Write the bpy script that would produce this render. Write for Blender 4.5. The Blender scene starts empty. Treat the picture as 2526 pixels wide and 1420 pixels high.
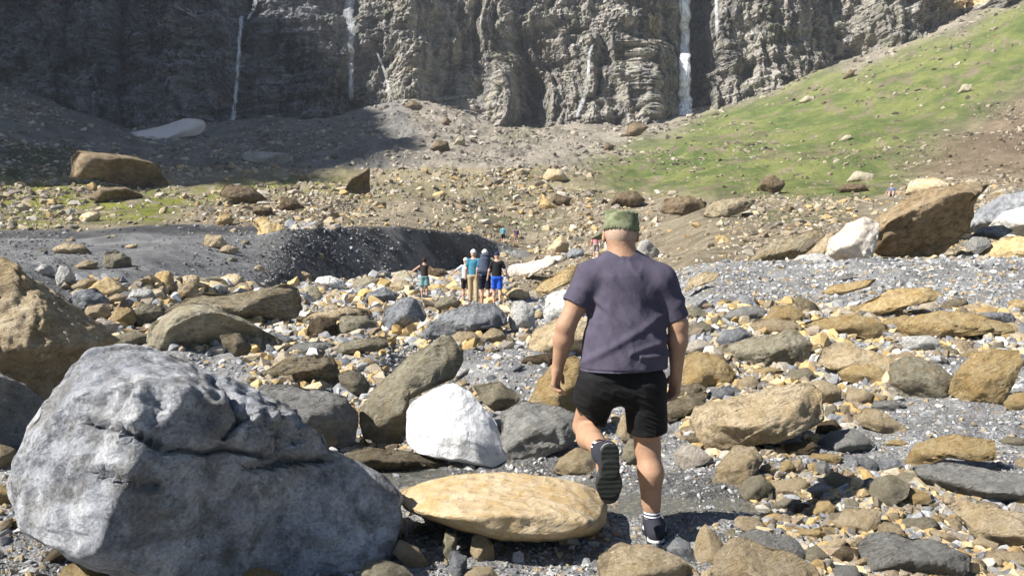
import bpy, bmesh, math, random
import numpy as np
from mathutils import Vector, Matrix
random.seed(7); RNG = np.random.default_rng(7)
scene = bpy.context.scene
# ---------------- camera, world, sun, exposure ----------------
F_PX, CX, CY, CAMZ, HOR = 2000.0, 1263.0, 710.0, 1.46, 640.0
PITCH = math.atan((CY-HOR)/F_PX)
cam_d = bpy.data.cameras.new("camera"); cam = bpy.data.objects.new("camera", cam_d)
scene.collection.objects.link(cam); scene.camera = cam
cam.location = (0, 0, CAMZ); cam.rotation_euler = (math.pi/2-PITCH, 0, 0)
cam_d.sensor_width = 36.0; cam_d.lens = 36.0*F_PX/2526.0
cam_d.clip_start = 0.05; cam_d.clip_end = 5000
SUN = np.array([-.68, -.31, .68]); SUN /= np.linalg.norm(SUN)
world = bpy.data.worlds.new("World"); scene.world = world; world.use_nodes = True
wn = world.node_tree; bg = wn.nodes["Background"]
sky = wn.nodes.new("ShaderNodeTexSky"); sky.sky_type = 'NISHITA'; sky.sun_disc = False
sky.sun_elevation = math.asin(SUN[2]); sky.sun_rotation = math.atan2(SUN[0], SUN[1])
sky.altitude = 1500
wn.links.new(sky.outputs[0], bg.inputs[0]); bg.inputs[1].default_value = 0.055
sl = bpy.data.lights.new("sun", 'SUN'); sl.energy = 5.0; sl.angle = math.radians(0.5); sl.color = (1, .955, .88)
so = bpy.data.objects.new("sun", sl); scene.collection.objects.link(so)
so.rotation_euler = Vector(SUN).to_track_quat('Z', 'Y').to_euler()
scene.view_settings.view_transform = 'Standard'; scene.view_settings.look = 'None'
scene.view_settings.exposure = 1.1; scene.view_settings.gamma = 1
scene.render.resolution_x = 1024; scene.render.resolution_y = 575

# ---------------- helpers ----------------
COL = scene.collection
def ray(u, v):
    x = (u-CX)/F_PX; y = (CY-v)/F_PX
    c, s = math.cos(PITCH), math.sin(PITCH)
    return x/(c+y*s), (y*c-s)/(c+y*s)          # dx/dY, dz/dY
def P(u, v, d):
    a, b = ray(u, v); return np.array([a*d, d, CAMZ+b*d])
def proj(x, y, z):
    c, s = math.cos(PITCH), math.sin(PITCH)
    dz = z-CAMZ; fw = y*c-dz*s; up = y*s+dz*c
    fw = np.maximum(fw, .05)
    return CX+F_PX*x/fw, CY-F_PX*up/fw
def srgb(r, g, b):
    f = lambda c: (c/255/12.92 if c <= 10 else ((c/255+.055)/1.055)**2.4)
    return (f(r), f(g), f(b))
def _hash(ix, iy, iz, s):
    h = (ix*374761393 + iy*668265263 + iz*1274126177 + s*974634777) & 0xFFFFFFFF
    h = ((h ^ (h >> 13))*1274126177) & 0xFFFFFFFF
    return ((h ^ (h >> 16)) & 0xFFFF)/65535.0*2-1
def vnoise(x, y, z, s=0):
    x, y, z = np.broadcast_arrays(np.asarray(x, float), np.asarray(y, float), np.asarray(z, float))
    ix = np.floor(x).astype(np.int64); iy = np.floor(y).astype(np.int64); iz = np.floor(z).astype(np.int64)
    fx, fy, fz = x-ix, y-iy, z-iz
    fx = fx*fx*fx*(fx*(fx*6-15)+10); fy = fy*fy*fy*(fy*(fy*6-15)+10); fz = fz*fz*fz*(fz*(fz*6-15)+10)
    r = 0
    for a in (0, 1):
        wa = fx if a else 1-fx
        for b in (0, 1):
            wb = fy if b else 1-fy
            for c in (0, 1):
                wc = fz if c else 1-fz
                r = r+wa*wb*wc*_hash(ix+a, iy+b, iz+c, s)
    return r
def fbm(x, y, z, o=4, s=0, g=.5):
    r = 0; a = 1.0; f = 1.0
    for i in range(o):
        r = r+a*vnoise(x*f+i*17.3, y*f-i*9.1, z*f+i*5.7, s+i); a *= g; f *= 2.03
    return r
def ridged(x, y, z, o=4, s=0, g=.5):
    r = 0; a = 1.0; f = 1.0
    for i in range(o):
        r = r+a*(1-2*np.abs(vnoise(x*f+i*17.3, y*f-i*9.1, z*f+i*5.7, s+i))); a *= g; f *= 2.1
    return r
def sstep(e0, e1, x):
    t = np.clip((x-e0)/(e1-e0), 0, 1); return t*t*(3-2*t)
def inpoly(u, v, poly):
    ins = np.zeros(np.shape(u), bool); n = len(poly)
    for i in range(n):
        x1, y1 = poly[i]; x2, y2 = poly[(i+1) % n]
        if y1 == y2: continue
        c = ((y1 > v) != (y2 > v)) & (u < (x2-x1)*(v-y1)/(y2-y1)+x1)
        ins ^= c
    return ins
def mesh_np(name, V, Fc, mat=None, smooth=True, col=None):
    me = bpy.data.meshes.new(name); V = np.ascontiguousarray(V, np.float32); Fc = np.ascontiguousarray(Fc, np.int32)
    k = Fc.shape[1]
    me.vertices.add(len(V)); me.vertices.foreach_set('co', V.ravel())
    me.loops.add(Fc.size); me.loops.foreach_set('vertex_index', Fc.ravel())
    me.polygons.add(len(Fc)); me.polygons.foreach_set('loop_start', np.arange(0, Fc.size, k, dtype=np.int32))
    me.polygons.foreach_set('use_smooth', np.full(len(Fc), smooth))
    me.update(calc_edges=True)
    if col is not None:
        ca = me.color_attributes.new('Col', 'FLOAT_COLOR', 'POINT')
        c4 = np.ones((len(V), 4), np.float32); c4[:, :3] = col; ca.data.foreach_set('color', c4.ravel())
    if mat: me.materials.append(mat)
    return me
def link(name, me, parent=None, loc=None):
    o = bpy.data.objects.new(name, me); COL.objects.link(o)
    if parent: o.parent = parent
    if loc is not None: o.location = loc
    return o
def tag(o, label=None, cat=None, group=None, kind=None):
    if label: o['label'] = label
    if cat: o['category'] = cat
    if group: o['group'] = group
    if kind: o['kind'] = kind
    return o
def gridfaces(nr, nc):
    i = np.arange(nr-1)[:, None]*nc+np.arange(nc-1)[None, :]
    return np.stack([i, i+1, i+nc+1, i+nc], -1).reshape(-1, 4)

# ---------------- materials ----------------
class NT:
    def __init__(s, name, rough=.9):
        s.m = bpy.data.materials.new(name); s.m.use_nodes = True; s.t = s.m.node_tree
        s.b = s.t.nodes["Principled BSDF"]; s.b.inputs['Roughness'].default_value = rough
        s.b.inputs['Specular IOR Level'].default_value = .25
    def n(s, ty, **kw):
        nd = s.t.nodes.new(ty)
        for k, v in kw.items(): setattr(nd, k, v)
        return nd
    def l(s, a, b): s.t.links.new(a, b)
    def coord(s, which='Object', scale=(1, 1, 1), rot=(0, 0, 0)):
        tc = s.n('ShaderNodeTexCoord'); mp = s.n('ShaderNodeMapping')
        mp.inputs['Scale'].default_value = scale; mp.inputs['Rotation'].default_value = rot
        s.l(tc.outputs[which], mp.inputs[0]); return mp.outputs[0]
    def noise(s, v, scale, detail=6, rough=.6, dist=0):
        nd = s.n('ShaderNodeTexNoise'); nd.inputs['Scale'].default_value = scale
        nd.inputs['Detail'].default_value = detail; nd.inputs['Roughness'].default_value = rough
        nd.inputs['Distortion'].default_value = dist; s.l(v, nd.inputs['Vector']); return nd.outputs[0]
    def vor(s, v, scale, feat='F1', out='Distance'):
        nd = s.n('ShaderNodeTexVoronoi'); nd.feature = feat; nd.inputs['Scale'].default_value = scale
        s.l(v, nd.inputs['Vector']); return nd.outputs[out]
    def ramp(s, f, stops):
        nd = s.n('ShaderNodeValToRGB'); e = nd.color_ramp.elements
        while len(e) < len(stops): e.new(.5)
        for q, (p, c) in zip(e, stops):
            q.position = p; q.color = (*c, 1) if isinstance(c, tuple) else (c, c, c, 1)
        s.l(f, nd.inputs[0]); return nd.outputs[0]
    def mix(s, f, a, b, mode='MIX'):
        nd = s.n('ShaderNodeMix', data_type='RGBA', blend_type=mode)
        for i, x in ((0, f), (6, a), (7, b)):
            if isinstance(x, (int, float)): nd.inputs[i].default_value = x
            elif isinstance(x, tuple): nd.inputs[i].default_value = (*x, 1)
            else: s.l(x, nd.inputs[i])
        return nd.outputs[2]
    def math(s, op, a, b=0.0):
        nd = s.n('ShaderNodeMath', operation=op)
        for i, x in ((0, a), (1, b)):
            if isinstance(x, (int, float)): nd.inputs[i].default_value = x
            else: s.l(x, nd.inputs[i])
        return nd.outputs[0]
    def bump(s, h, dist, strength=1.0, prev=None):
        nd = s.n('ShaderNodeBump'); nd.inputs['Strength'].default_value = strength
        nd.inputs['Distance'].default_value = dist; s.l(h, nd.inputs['Height'])
        if prev: s.l(prev, nd.inputs['Normal'])
        return nd.outputs[0]
    def done(s, col=None, nrm=None):
        if col is not None:
            if isinstance(col, tuple): s.b.inputs['Base Color'].default_value = (*col, 1)
            else: s.l(col, s.b.inputs['Base Color'])
        if nrm is not None: s.l(nrm, s.b.inputs['Normal'])
        return s.m
def rockmat(name, base, dark, light, strat=0.0, crack=.5, tint=None, bump=1.0, mott=1.0):
    """base/dark/light: linear colours of the stone; strat: strength of bedding"""
    q = NT(name, .88)
    v = q.coord(rot=(.5, .35, .2)); info = q.n('ShaderNodeObjectInfo')
    off = q.n('ShaderNodeVectorMath', operation='ADD'); q.l(v, off.inputs[0])
    sc = q.n('ShaderNodeVectorMath', operation='SCALE'); cx = q.n('ShaderNodeCombineXYZ')
    q.l(info.outputs['Random'], cx.inputs[0]); q.l(info.outputs['Random'], cx.inputs[2])
    q.l(cx.outputs[0], sc.inputs[0]); sc.inputs['Scale'].default_value = 60; q.l(sc.outputs[0], off.inputs[1]); v = off.outputs[0]
    st = q.n('ShaderNodeMapping'); st.inputs['Rotation'].default_value = (.25, .42, .1); st.inputs['Scale'].default_value = (1, 1.2, 7)
    q.l(v, st.inputs[0]); sv = st.outputs[0]
    big = q.noise(v, 1.6, 5, .55, .4); med = q.noise(v, 6, 8, .65); fin = q.noise(v, 34, 6, .7)
    lay = q.noise(sv, 3.0, 7, .62, .6)
    c = q.mix(q.ramp(big, [(.36, 0.0), (.62, 1.0)]), base, light)
    c = q.mix(q.math('MULTIPLY', q.ramp(med, [(.46, 0.0), (.66, 1.0)]), .75*mott), c, dark)
    if tint: c = q.mix(q.math('MULTIPLY', q.ramp(q.noise(v, 2.6, 5, .6, .8), [(.50, 0.0), (.62, 1.0)]), .75), c, tint)
    if strat > 0: c = q.mix(q.math('MULTIPLY', q.ramp(lay, [(.44, 1.0), (.56, 0.0)]), .7*strat), c, dark)
    sp = q.ramp(fin, [(.34, .62), (.52, 1.0), (.70, 1.22)]); c = q.mix(.8*mott if mott < 1 else .8, c, q.mix(1.0, c, sp, 'MULTIPLY'))
    vr = q.math('ADD', q.math('MULTIPLY', info.outputs['Random'], .34), .83)
    hs = q.n('ShaderNodeHueSaturation'); q.l(c, hs.inputs['Color']); q.l(vr, hs.inputs['Value']); c = hs.outputs[0]
    ck = q.ramp(q.vor(q.mix(.16, v, q.noise(v, 3, 4)), 1.7, 'DISTANCE_TO_EDGE'), [(0.0, 0.0), (.02, 1.0)])
    chip = q.vor(q.mix(.12, v, q.noise(v, 5, 5)), 4.5); nb = q.bump(med, .08*bump); nb = q.bump(chip, .07*bump, 1, nb); nb = q.bump(fin, .022*bump, 1, nb)
    if strat > 0: nb = q.bump(lay, .10*strat, 1, nb)
    if crack > 0: nb = q.bump(ck, .02*crack, .8, nb)
    return q.done(c, nb)
M = {}
M['tan'] = rockmat('sandstone_tan', (.56,.435,.26), (.37,.275,.16), (.66,.55,.39), .3, .15, bump=.9)
M['slab'] = rockmat('sandstone_smooth', (.53,.395,.225), (.44,.30,.135), (.61,.50,.345), .15, 0, tint=(.52,.36,.16), bump=.35, mott=.4)
M['ochre'] = rockmat('sandstone_ochre', (.58,.41,.185), (.39,.26,.115), (.66,.53,.31), .4, .15)
M['olive'] = rockmat('stone_olive', (.34,.305,.22), (.19,.17,.12), (.47,.43,.33), .35, .2, tint=(.38,.31,.19))
M['schist'] = rockmat('stone_layered', (.34,.285,.195), (.13,.11,.075), (.48,.415,.30), .8, .1, tint=(.39,.29,.15), bump=1.2)
M['grey'] = rockmat('limestone_grey', (.27,.285,.31), (.14,.148,.165), (.43,.44,.45), .2, .2)
M['big'] = rockmat('limestone_pale', (.47,.49,.545), (.14,.15,.175), (.76,.77,.80), .06, 0, tint=(.25,.24,.22), bump=1.5)
M['white'] = rockmat('limestone_white', (.62,.61,.57), (.40,.39,.37), (.78,.76,.72), .1, .1)
M['bright'] = rockmat('limestone_bright', (.84,.84,.85), (.68,.69,.71), (.90,.90,.90), 0, .15, bump=.55, mott=.4)
M['slate'] = rockmat('stone_slate', (.27,.265,.245), (.18,.175,.165), (.37,.365,.345), .3, .1, bump=.6)
M['brown'] = rockmat('stone_brown', (.16,.115,.07), (.065,.048,.03), (.27,.205,.13), .6, .5, bump=1.3)
M['umber'] = rockmat('stone_umber', (.38,.28,.155), (.15,.105,.06), (.47,.37,.24), .5, .2, bump=1.2)
M['pink'] = rockmat('limestone_pinkish', (.60,.52,.43), (.42,.35,.28), (.74,.68,.60), .1, .4)
# ---------------- terrain ----------------
_z = lambda d, v: CAMZ+d*(HOR-v)/F_PX
def _kn(*a):   # (d, v) pairs; a float second value below 8 means height
    return [(d, (q if isinstance(q, float) else _z(d, q))) for d, q in a]
COLS = {
-900: _kn((1,0.),(9,.1),(13,.25),(19,645),(44,588),(46,570),(90,505),(160,420),(260,330),(390,190),(480,120)),
0:    _kn((1,0.),(9,.05),(14,.2),(20,645),(44,587),(46,571),(90,500),(160,425),(260,345),(400,212),(480,150)),
300:  _kn((1,0.),(9,.0),(16,.15),(25,635),(44,584),(46,567),(90,495),(160,435),(260,378),(400,325),(480,305)),
650:  _kn((1,0.),(9,.0),(27,725),(38,604),(43,573),(46,562),(90,500),(160,440),(260,370),(400,300),(480,290)),
720:  _kn((1,0.),(9,.0),(33,705),(39.5,566),(44,562),(47,559),(90,502),(160,445),(260,370),(400,294),(480,285)),
850:  _kn((1,0.),(9,.0),(40.5,694),(46,565),(50,563),(53,559),(90,510),(160,450),(260,365),(400,288),(480,280)),
1000: _kn((1,0.),(9,.0),(47.5,684),(53,565),(57,562),(60,556),(95,508),(160,438),(260,350),(395,252),(480,240)),
1100: _kn((1,0.),(9,.0),(55,674),(59.5,575),(64,570),(67,562),(95,515),(160,440),(260,360),(395,266),(480,250)),
1200: _kn((1,0.),(9,.0),(66,655),(68,590),(73,584),(76,578),(98,530),(160,445),(260,372),(400,308),(480,300)),
1260: _kn((1,0.),(9,.0),(70,632),(74,610),(79,600),(82,592),(100,540),(160,450),(260,376),(400,314),(480,300)),
1350: _kn((1,0.),(9,.02),(50,672),(68,624),(76,605),(82,592),(100,545),(160,458),(260,378),(400,316),(480,300)),
1600: _kn((1,0.),(9,.1),(20,730),(32,665),(50,622),(62,598),(95,530),(160,455),(260,368),(390,303),(480,270)),
1750: _kn((1,0.),(9,.25),(13,770),(20,650),(24,645),(30,622),(80,508),(150,440),(250,345),(380,282),(480,230)),
2100: _kn((1,0.),(9,.30),(13,765),(20,643),(24,648),(30,618),(75,508),(130,430),(220,300),(365,168),(480,100)),
2526: _kn((1,0.),(9,.35),(13,755),(20,638),(24,645),(32,590),(70,480),(120,405),(200,232),(345,10),(480,-90)),
3400: _kn((1,0.),(9,.4),(13,750),(20,630),(24,640),(32,570),(70,430),(120,300),(200,90),(345,-220),(480,-400)),
}
_us = np.array(sorted(COLS)); _D = np.array([[k[0] for k in COLS[u]] for u in _us]); _Z = np.array([[k[1] for k in COLS[u]] for u in _us])
_du = np.arange(-900, 3401, 10.0); _kw = np.exp(-(np.arange(-9, 10)/4.5)**2); _kw /= _kw.sum()
_sm = lambda A: np.stack([np.convolve(np.pad(np.interp(_du, _us, A[:, k]), 9, mode='edge'), _kw, 'valid') for k in range(A.shape[1])], 1)
_D = _sm(_D); _Z = _sm(_Z); _us = _du
CHAN = [(P(1900,1290,4.6)[:2], .3), (P(1640,1270,4.75)[:2], .3), (P(1300,1185,5.5)[:2], .26), (P(960,1185,5.6)[:2], .25), (P(880,1080,7.5)[:2], .3), (P(1020,1000,9.0)[:2],.3), (P(1010,830,15.5)[:2], .4),
        (P(700,800,18.6)[:2], .45), (P(760,752,26)[:2], .6), (P(850,722,34)[:2], .8), (P(1000,700,44)[:2], .9)]
def chan_dist(x, y):
    best = np.full(np.shape(x), 1e9); par = np.zeros(np.shape(x))
    for i in range(len(CHAN)-1):
        (a, wa), (b, wb) = CHAN[i], CHAN[i+1]; d = b-a
        t = np.clip(((x-a[0])*d[0]+(y-a[1])*d[1])/(d@d), 0, 1)
        r = np.hypot(x-a[0]-t*d[0], y-a[1]-t*d[1])/(wa+t*(wb-wa))
        par = np.where(r < best, i+t, par); best = np.minimum(best, r)
    return best, par
def height(x, y, fine=True):
    x = np.asarray(x, float); y = np.asarray(y, float)
    d = np.maximum(y, 1.0); u = CX+F_PX*x/np.maximum(y, 1.2)
    uc = np.clip(u+fbm(x/np.maximum(d,4)*9, y*.02, 0, 2, 3)*14, -899, 3399)
    z = np.zeros(np.broadcast(x, y).shape)
    K = _D.shape[1]; dk = [np.interp(uc, _us, _D[:, k]) for k in range(K)]; zk = [np.interp(uc, _us, _Z[:, k]) for k in range(K)]
    z = z+zk[0]
    for k in range(K-1):
        t = np.clip((d-dk[k])/(dk[k+1]-dk[k]), 0, 1)
        z = z+t*(zk[k+1]-zk[k])
    a = np.where(d < 60, np.clip(d*.012, .03, .22), .22+(d-60)*.012); a = np.clip(a, .03, 1.4)                 # undulation grows away from the camera
    sc = np.clip(d*.11, .7, 26)
    lv = np.floor(np.log2(sc)); w = np.log2(sc)-lv
    z = z+a*((1-w)*fbm(x/2**lv, y/2**lv, 0, 4, 11)+w*fbm(x/2**(lv+1), y/2**(lv+1), 0, 4, 11))
    a2 = np.clip((d-48)/120, 0, 1); a2 = a2*(1-.5*sstep(1350, 1600, u)); z = z+a2*(1.0*ridged(x/13, y/20, 0, 4, 15, .6)-.5)+a2*.8*np.round(2.5*fbm(x/22, y/16, 0, 3, 19))/2.5
    cd, _ = chan_dist(x, y)
    z = z-(.10*np.clip(d/8, 1, 3))*(1-sstep(.55, 1.5, cd))*(d < 50)
    return z
def ground(u, v, dmin=1.5):
    """first ground point seen at photo pixel (u, v)"""
    a, b = ray(u, v); ds = np.exp(np.linspace(math.log(dmin), math.log(470), 1400))
    s = CAMZ+b*ds-height(a*ds, ds)
    i = np.argmax(s < 0) if (s < 0).any() else len(ds)-1
    if i > 0: return ds[i-1]+(ds[i]-ds[i-1])*s[i-1]/(s[i-1]-s[i]+1e-9)
    return ds[i]
NR, NC = 1150, 1000
YO = 2.5
rr = np.exp(np.linspace(math.log(2.7), math.log(478), NR)); tt = np.linspace(-.88, .88, NC)
TX = rr[:, None]*tt[None, :]*.92; TY = np.repeat((rr-YO)[:, None], NC, 1)
TZ = height(TX, TY)
TU, TV = proj(TX, TY, TZ)
def jit(a, s, seed): return a*fbm(TX/s, TY/s, 0, 3, seed)
wob = fbm(TU/70, TV/35, 0, 4, 31); wob2 = fbm(TU/22, TV/11, 0, 3, 37)
UU = TU+wob*35; VV = TV+wob2*9+wob*10
def mask(polys, soft=True):
    m = np.zeros(TU.shape, bool)
    for p in polys: m |= inpoly(UU, VV, p)
    return m
far = TY > 42
def blur(m, r=9):
    m = m.astype(float)
    for ax in (0, 1):
        for _ in range(2):
            p_ = np.pad(m, [(r+1, r) if i == ax else (0, 0) for i in (0, 1)], mode='edge'); k_ = np.cumsum(p_, ax)
            m = (np.take(k_, range(2*r+1, k_.shape[ax]), ax)-np.take(k_, range(0, k_.shape[ax]-2*r-1), ax))/(2*r+1)
    return m
G_R = mask([[(1480,470),(1500,425),(1470,395),(1560,365),(1720,298),(1900,235),(1950,200),(2140,160),(2350,90),(2526,10),(3000,-60),(3000,130),(2526,200),(2380,300),(2160,400),(2290,440),(2160,482),(2000,492),(1800,490),(1600,470)]]) & (TY > 70)
G_C = mask([[(1225,322),(1330,275),(1345,290),(1290,350)], [(1060,545),(1200,520),(1330,540),(1420,560),(1200,565)], [(1800,520),(2080,505),(2080,545),(1850,550)]]) & far
G_L = mask([[(-300,430),(0,445),(190,430),(330,450),(420,478),(640,462),(830,440),(900,480),(640,490),(470,512),(420,545),(250,552),(0,575),(-300,575)]]) & far
G_S = mask([[(-300,345),(0,345),(230,375),(190,430),(0,440),(-300,440)]]) & far  # meadow lying in shade; a darker green paints that shade in
G_M = mask([[(650,470),(850,420),(1400,420),(1500,470),(1300,500),(900,490)]]) & far
SCREE = (TV < 415) & (TY > 150)
BROWN = mask([[(3000,120),(2526,195),(2380,300),(2160,400),(2290,450),(2526,440),(3000,430)]]) & far
Dq = np.maximum(TY, 1); uu = np.clip(TU, -900, 3400)
d2 = np.interp(uu, _us, _D[:, 2]); d3 = np.interp(uu, _us, _D[:, 3])
TERR = (TU < 720) & (TY > d2-1.5) & (TY < 46.5)
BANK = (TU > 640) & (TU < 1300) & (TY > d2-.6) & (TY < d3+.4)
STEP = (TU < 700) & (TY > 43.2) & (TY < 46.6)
GRAV = (TY < 24)
c = np.zeros(TU.shape+(3,))
n1 = fbm(TX/Dq*30, np.log(Dq)*22, 0, 5, 51, .65)[..., None]
def setc(m, a, b):
    w = np.clip(m.astype(float), 0, 1)[..., None]; k = (np.array(a)+(np.array(b)-np.array(a))*np.clip(n1*.6+.5, 0, 1))
    c[:] = c*(1-w)+k*w
gf = fbm(TX/Dq*62, np.log(Dq)*34, 0, 5, 57, .65)+.4*wob
setc(np.ones(TU.shape, bool), (.25,.21,.145), (.40,.34,.245))
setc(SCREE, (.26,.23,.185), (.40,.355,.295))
setc(SCREE*(1-sstep(930, 1080, TU+60*wob)), (.16,.155,.145), (.26,.25,.235))  # scree left of the shadow edge, its shade painted as a darker grey
setc(G_M, (.25,.22,.13), (.36,.31,.2))
setc(blur(BROWN, 16), (.20,.15,.10), (.31,.24,.165))
setc(blur(G_R, 14), (.20,.175,.105), (.30,.255,.165)); gn = sstep(-1.15, -.2, gf-.35*(TV > 440))
setc(blur(G_R, 14)*gn, (.125,.172,.052), (.24,.262,.088)); setc(blur(G_C)*gn*.7, (.13,.17,.045), (.22,.22,.09))
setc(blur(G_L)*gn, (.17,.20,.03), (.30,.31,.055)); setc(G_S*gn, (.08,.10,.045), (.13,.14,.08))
setc(GRAV, (.27,.27,.272), (.42,.42,.42)); setc(TERR, (.20,.202,.21), (.32,.322,.33))
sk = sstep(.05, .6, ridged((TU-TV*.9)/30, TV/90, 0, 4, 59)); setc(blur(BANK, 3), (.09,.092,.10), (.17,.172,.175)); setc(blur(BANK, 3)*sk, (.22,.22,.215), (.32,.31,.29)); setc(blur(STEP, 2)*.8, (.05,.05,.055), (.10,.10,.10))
cd, cp = chan_dist(TX, TY)
wet = (1-sstep(1.1, 2.2, cd+.3*wob2))*(TY < 46)
c *= (1-.5*wet)[..., None]
def ground_mat():
    q = NT('stony_ground', .93)
    va = q.n('ShaderNodeVertexColor'); va.layer_name = 'Col'
    v = q.coord(); n = q.noise(v, 38, 5, .75); n2 = q.noise(v, 3.1, 7, .75); n3 = q.noise(v, .35, 8, .75); vo = q.vor(v, 42)
    c0 = q.mix(1, va.outputs[0], q.ramp(n, [(.3, .62), (.5, 1.0), (.72, 1.35)]), 'MULTIPLY')
    c0 = q.mix(1, c0, q.ramp(n2, [(.3, .72), (.5, 1.0), (.72, 1.25)]), 'MULTIPLY')
    c0 = q.mix(1, c0, q.ramp(n3, [(.3, .78), (.5, 1.0), (.7, 1.2)]), 'MULTIPLY')
    b = q.bump(n3, 1.6); b = q.bump(n2, .25, 1, b); b = q.bump(vo, .012, .8, b)
    return q.done(c0, b)
M['ground'] = ground_mat()
V = np.stack([TX, TY, TZ], -1).reshape(-1, 3)
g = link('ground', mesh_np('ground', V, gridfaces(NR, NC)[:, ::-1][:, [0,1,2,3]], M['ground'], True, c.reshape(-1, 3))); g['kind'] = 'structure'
if g.data.polygons[0].normal.z < 0: g.data.flip_normals()

# stream water
def water_mat():
    q = NT('stream_water', .04); q.b.inputs['Transmission Weight'].default_value = .85; q.b.inputs['IOR'].default_value = 1.33
    q.b.inputs['Specular IOR Level'].default_value = .5
    v = q.coord(); n = q.noise(v, 9, 4, .6, .6); va = q.n('ShaderNodeVertexColor'); va.layer_name = 'Col'
    f = q.math('MULTIPLY', va.outputs[0], q.ramp(q.noise(v, 3.2, 6, .75, 1.0), [(.34, 0.0), (.52, 1.0)]))
    t = q.math('SUBTRACT', .88, q.math('MULTIPLY', f, .88)); q.l(t, q.b.inputs['Transmission Weight'])
    q.l(q.math('ADD', .04, q.math('MULTIPLY', f, .6)), q.b.inputs['Roughness'])
    return q.done(q.mix(f, (.62,.62,.55), (.8,.84,.87)), q.bump(n, .02))
M['water'] = water_mat()
WV, WC = [], []
pts = []
for i in range(len(CHAN)-1):
    for k in range(14):
        t = k/14; pts.append((CHAN[i][0]*(1-t)+CHAN[i+1][0]*t, CHAN[i][1]*(1-t)+CHAN[i+1][1]*t, i+t))
pts.append((CHAN[-1][0], CHAN[-1][1], len(CHAN)-1.))
zs = []
for j, (p, w, s) in enumerate(pts):
    a = pts[max(j-2, 0)][0]; b = pts[min(j+2, len(pts)-1)][0]; d = (b-a)/np.linalg.norm(b-a); nn = np.array([-d[1], d[0]])
    zc = float(height(p[0], p[1])); zs.append(zc)
zs = np.convolve(np.pad(zs, 6, mode='edge'), np.ones(13)/13, 'valid')
for j, (p, w, s) in enumerate(pts):
    a = pts[max(j-2, 0)][0]; b = pts[min(j+2, len(pts)-1)][0]; d = (b-a)/np.linalg.norm(b-a); nn = np.array([-d[1], d[0]])
    for e in np.linspace(-1.25, 1.25, 9):
        q_ = p+nn*w*e; WV.append((q_[0], q_[1], zs[j]+.018*np.clip(p[1]/10, 1, 3)))
        WC.append([float(np.clip((s-5.3)/1.2, 0, 1))]*3)
w_ = link('stream', mesh_np('stream', WV, gridfaces(len(pts), 9), M['water'], True, np.array(WC))); w_['kind'] = 'structure'
if w_.data.polygons[0].normal.z < 0: w_.data.flip_normals()

# ---------------- cliff ----------------
CN, CR = 1150, 460
cu = np.linspace(-350, 2900, CN); zv = np.concatenate([np.linspace(30, 150, 380), np.linspace(151.5, 330, CR-380)])
U2, Z2 = np.meshgrid(cu, zv)
D0 = np.interp(U2, [-350,0,300,1000,1600,2000,2300,2526,2900], [400,405,408,400,398,392,372,350,330])
V2 = HOR-(Z2-CAMZ)/400*F_PX
X0 = (U2-CX)/F_PX*D0
off = .30*(Z2-60)
gz = lambda uc, w: np.exp(-((U2+18*fbm(Z2/30,0,0,2,71)-uc)/w)**2)
vr = lambda a, b: sstep(a-25, a+25, V2)*(1-sstep(b-25, b+25, V2))
for uc, w, am, a, b in [(1560,95,15,-900,400),(1430,55,10,80,400),(1600,40,8,120,400),(1230,60,10,-900,400),(1010,55,13,-900,260),(1075,30,-6,0,300),(1716,42,-15,-900,400),(1312,34,-9,70,400),
        (1345,40,8,-900,120),(915,75,-9,110,400),(1900,150,12,-900,400),(2080,60,-9,-900,300),(2200,70,8,-900,300),(760,60,9,-900,400),(590,40,-9,-900,400),(285,26,-9,-900,400),(140,24,-7,-900,400),(430,60,7,-900,400),(860,22,-8,-900,200),(1180,22,-7,-900,300),(1470,16,-5,-900,400)]:
    off = off-am*gz(uc, w)*vr(a, b)
wx = X0+9*fbm(X0/40, Z2/40, 0, 3, 81); wz = Z2+3*fbm(X0/60, Z2/60, 5, 3, 82)
right = sstep(850, 1100, U2)
off = off-(3+4.0*right)*ridged(wx/26, wz/95, 0, 3, 83, .55)-(.9+1.1*right)*ridged(wx/8.5, wz/26, 3, 4, 85, .6)-1.5*fbm(wx/2.6, wz/4.0, 3, 3, 88, .6)-.55*fbm(wx/.9, wz/1.4, 3, 2, 89)
blk = np.round(3*fbm(wx/15, wz/11, 1, 3, 101))/3; blk2 = np.round(3*fbm(wx/5.5, wz/4.2, 1, 2, 102))/3
blk3 = np.round(2.5*fbm(wx/2.3, wz/1.7, 1, 2, 103))/2.5
off = off-(4.2*blk+2.4*blk2+.8*blk3)
st = wz+.05*X0+1.2*fbm(X0/30, Z2/25, 0, 2, 91)
led = lambda s, seed: (lambda q: np.minimum(1, q/.75)**2)(np.mod(st/s+vnoise(X0/60, 0, 0, seed), 1))
lm = np.clip(.55+.8*fbm(X0/35, Z2/22, 0, 3, 97), 0, 1.3)
off = off+lm*(1.6*led(17, 92)+.75*led(6.3, 93)*(1.5-right)+.2*led(2.3, 94))*(1.5-.6*right)
CYY = D0+off; CXX = X0*(CYY/D0)*.5+X0*.5
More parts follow.
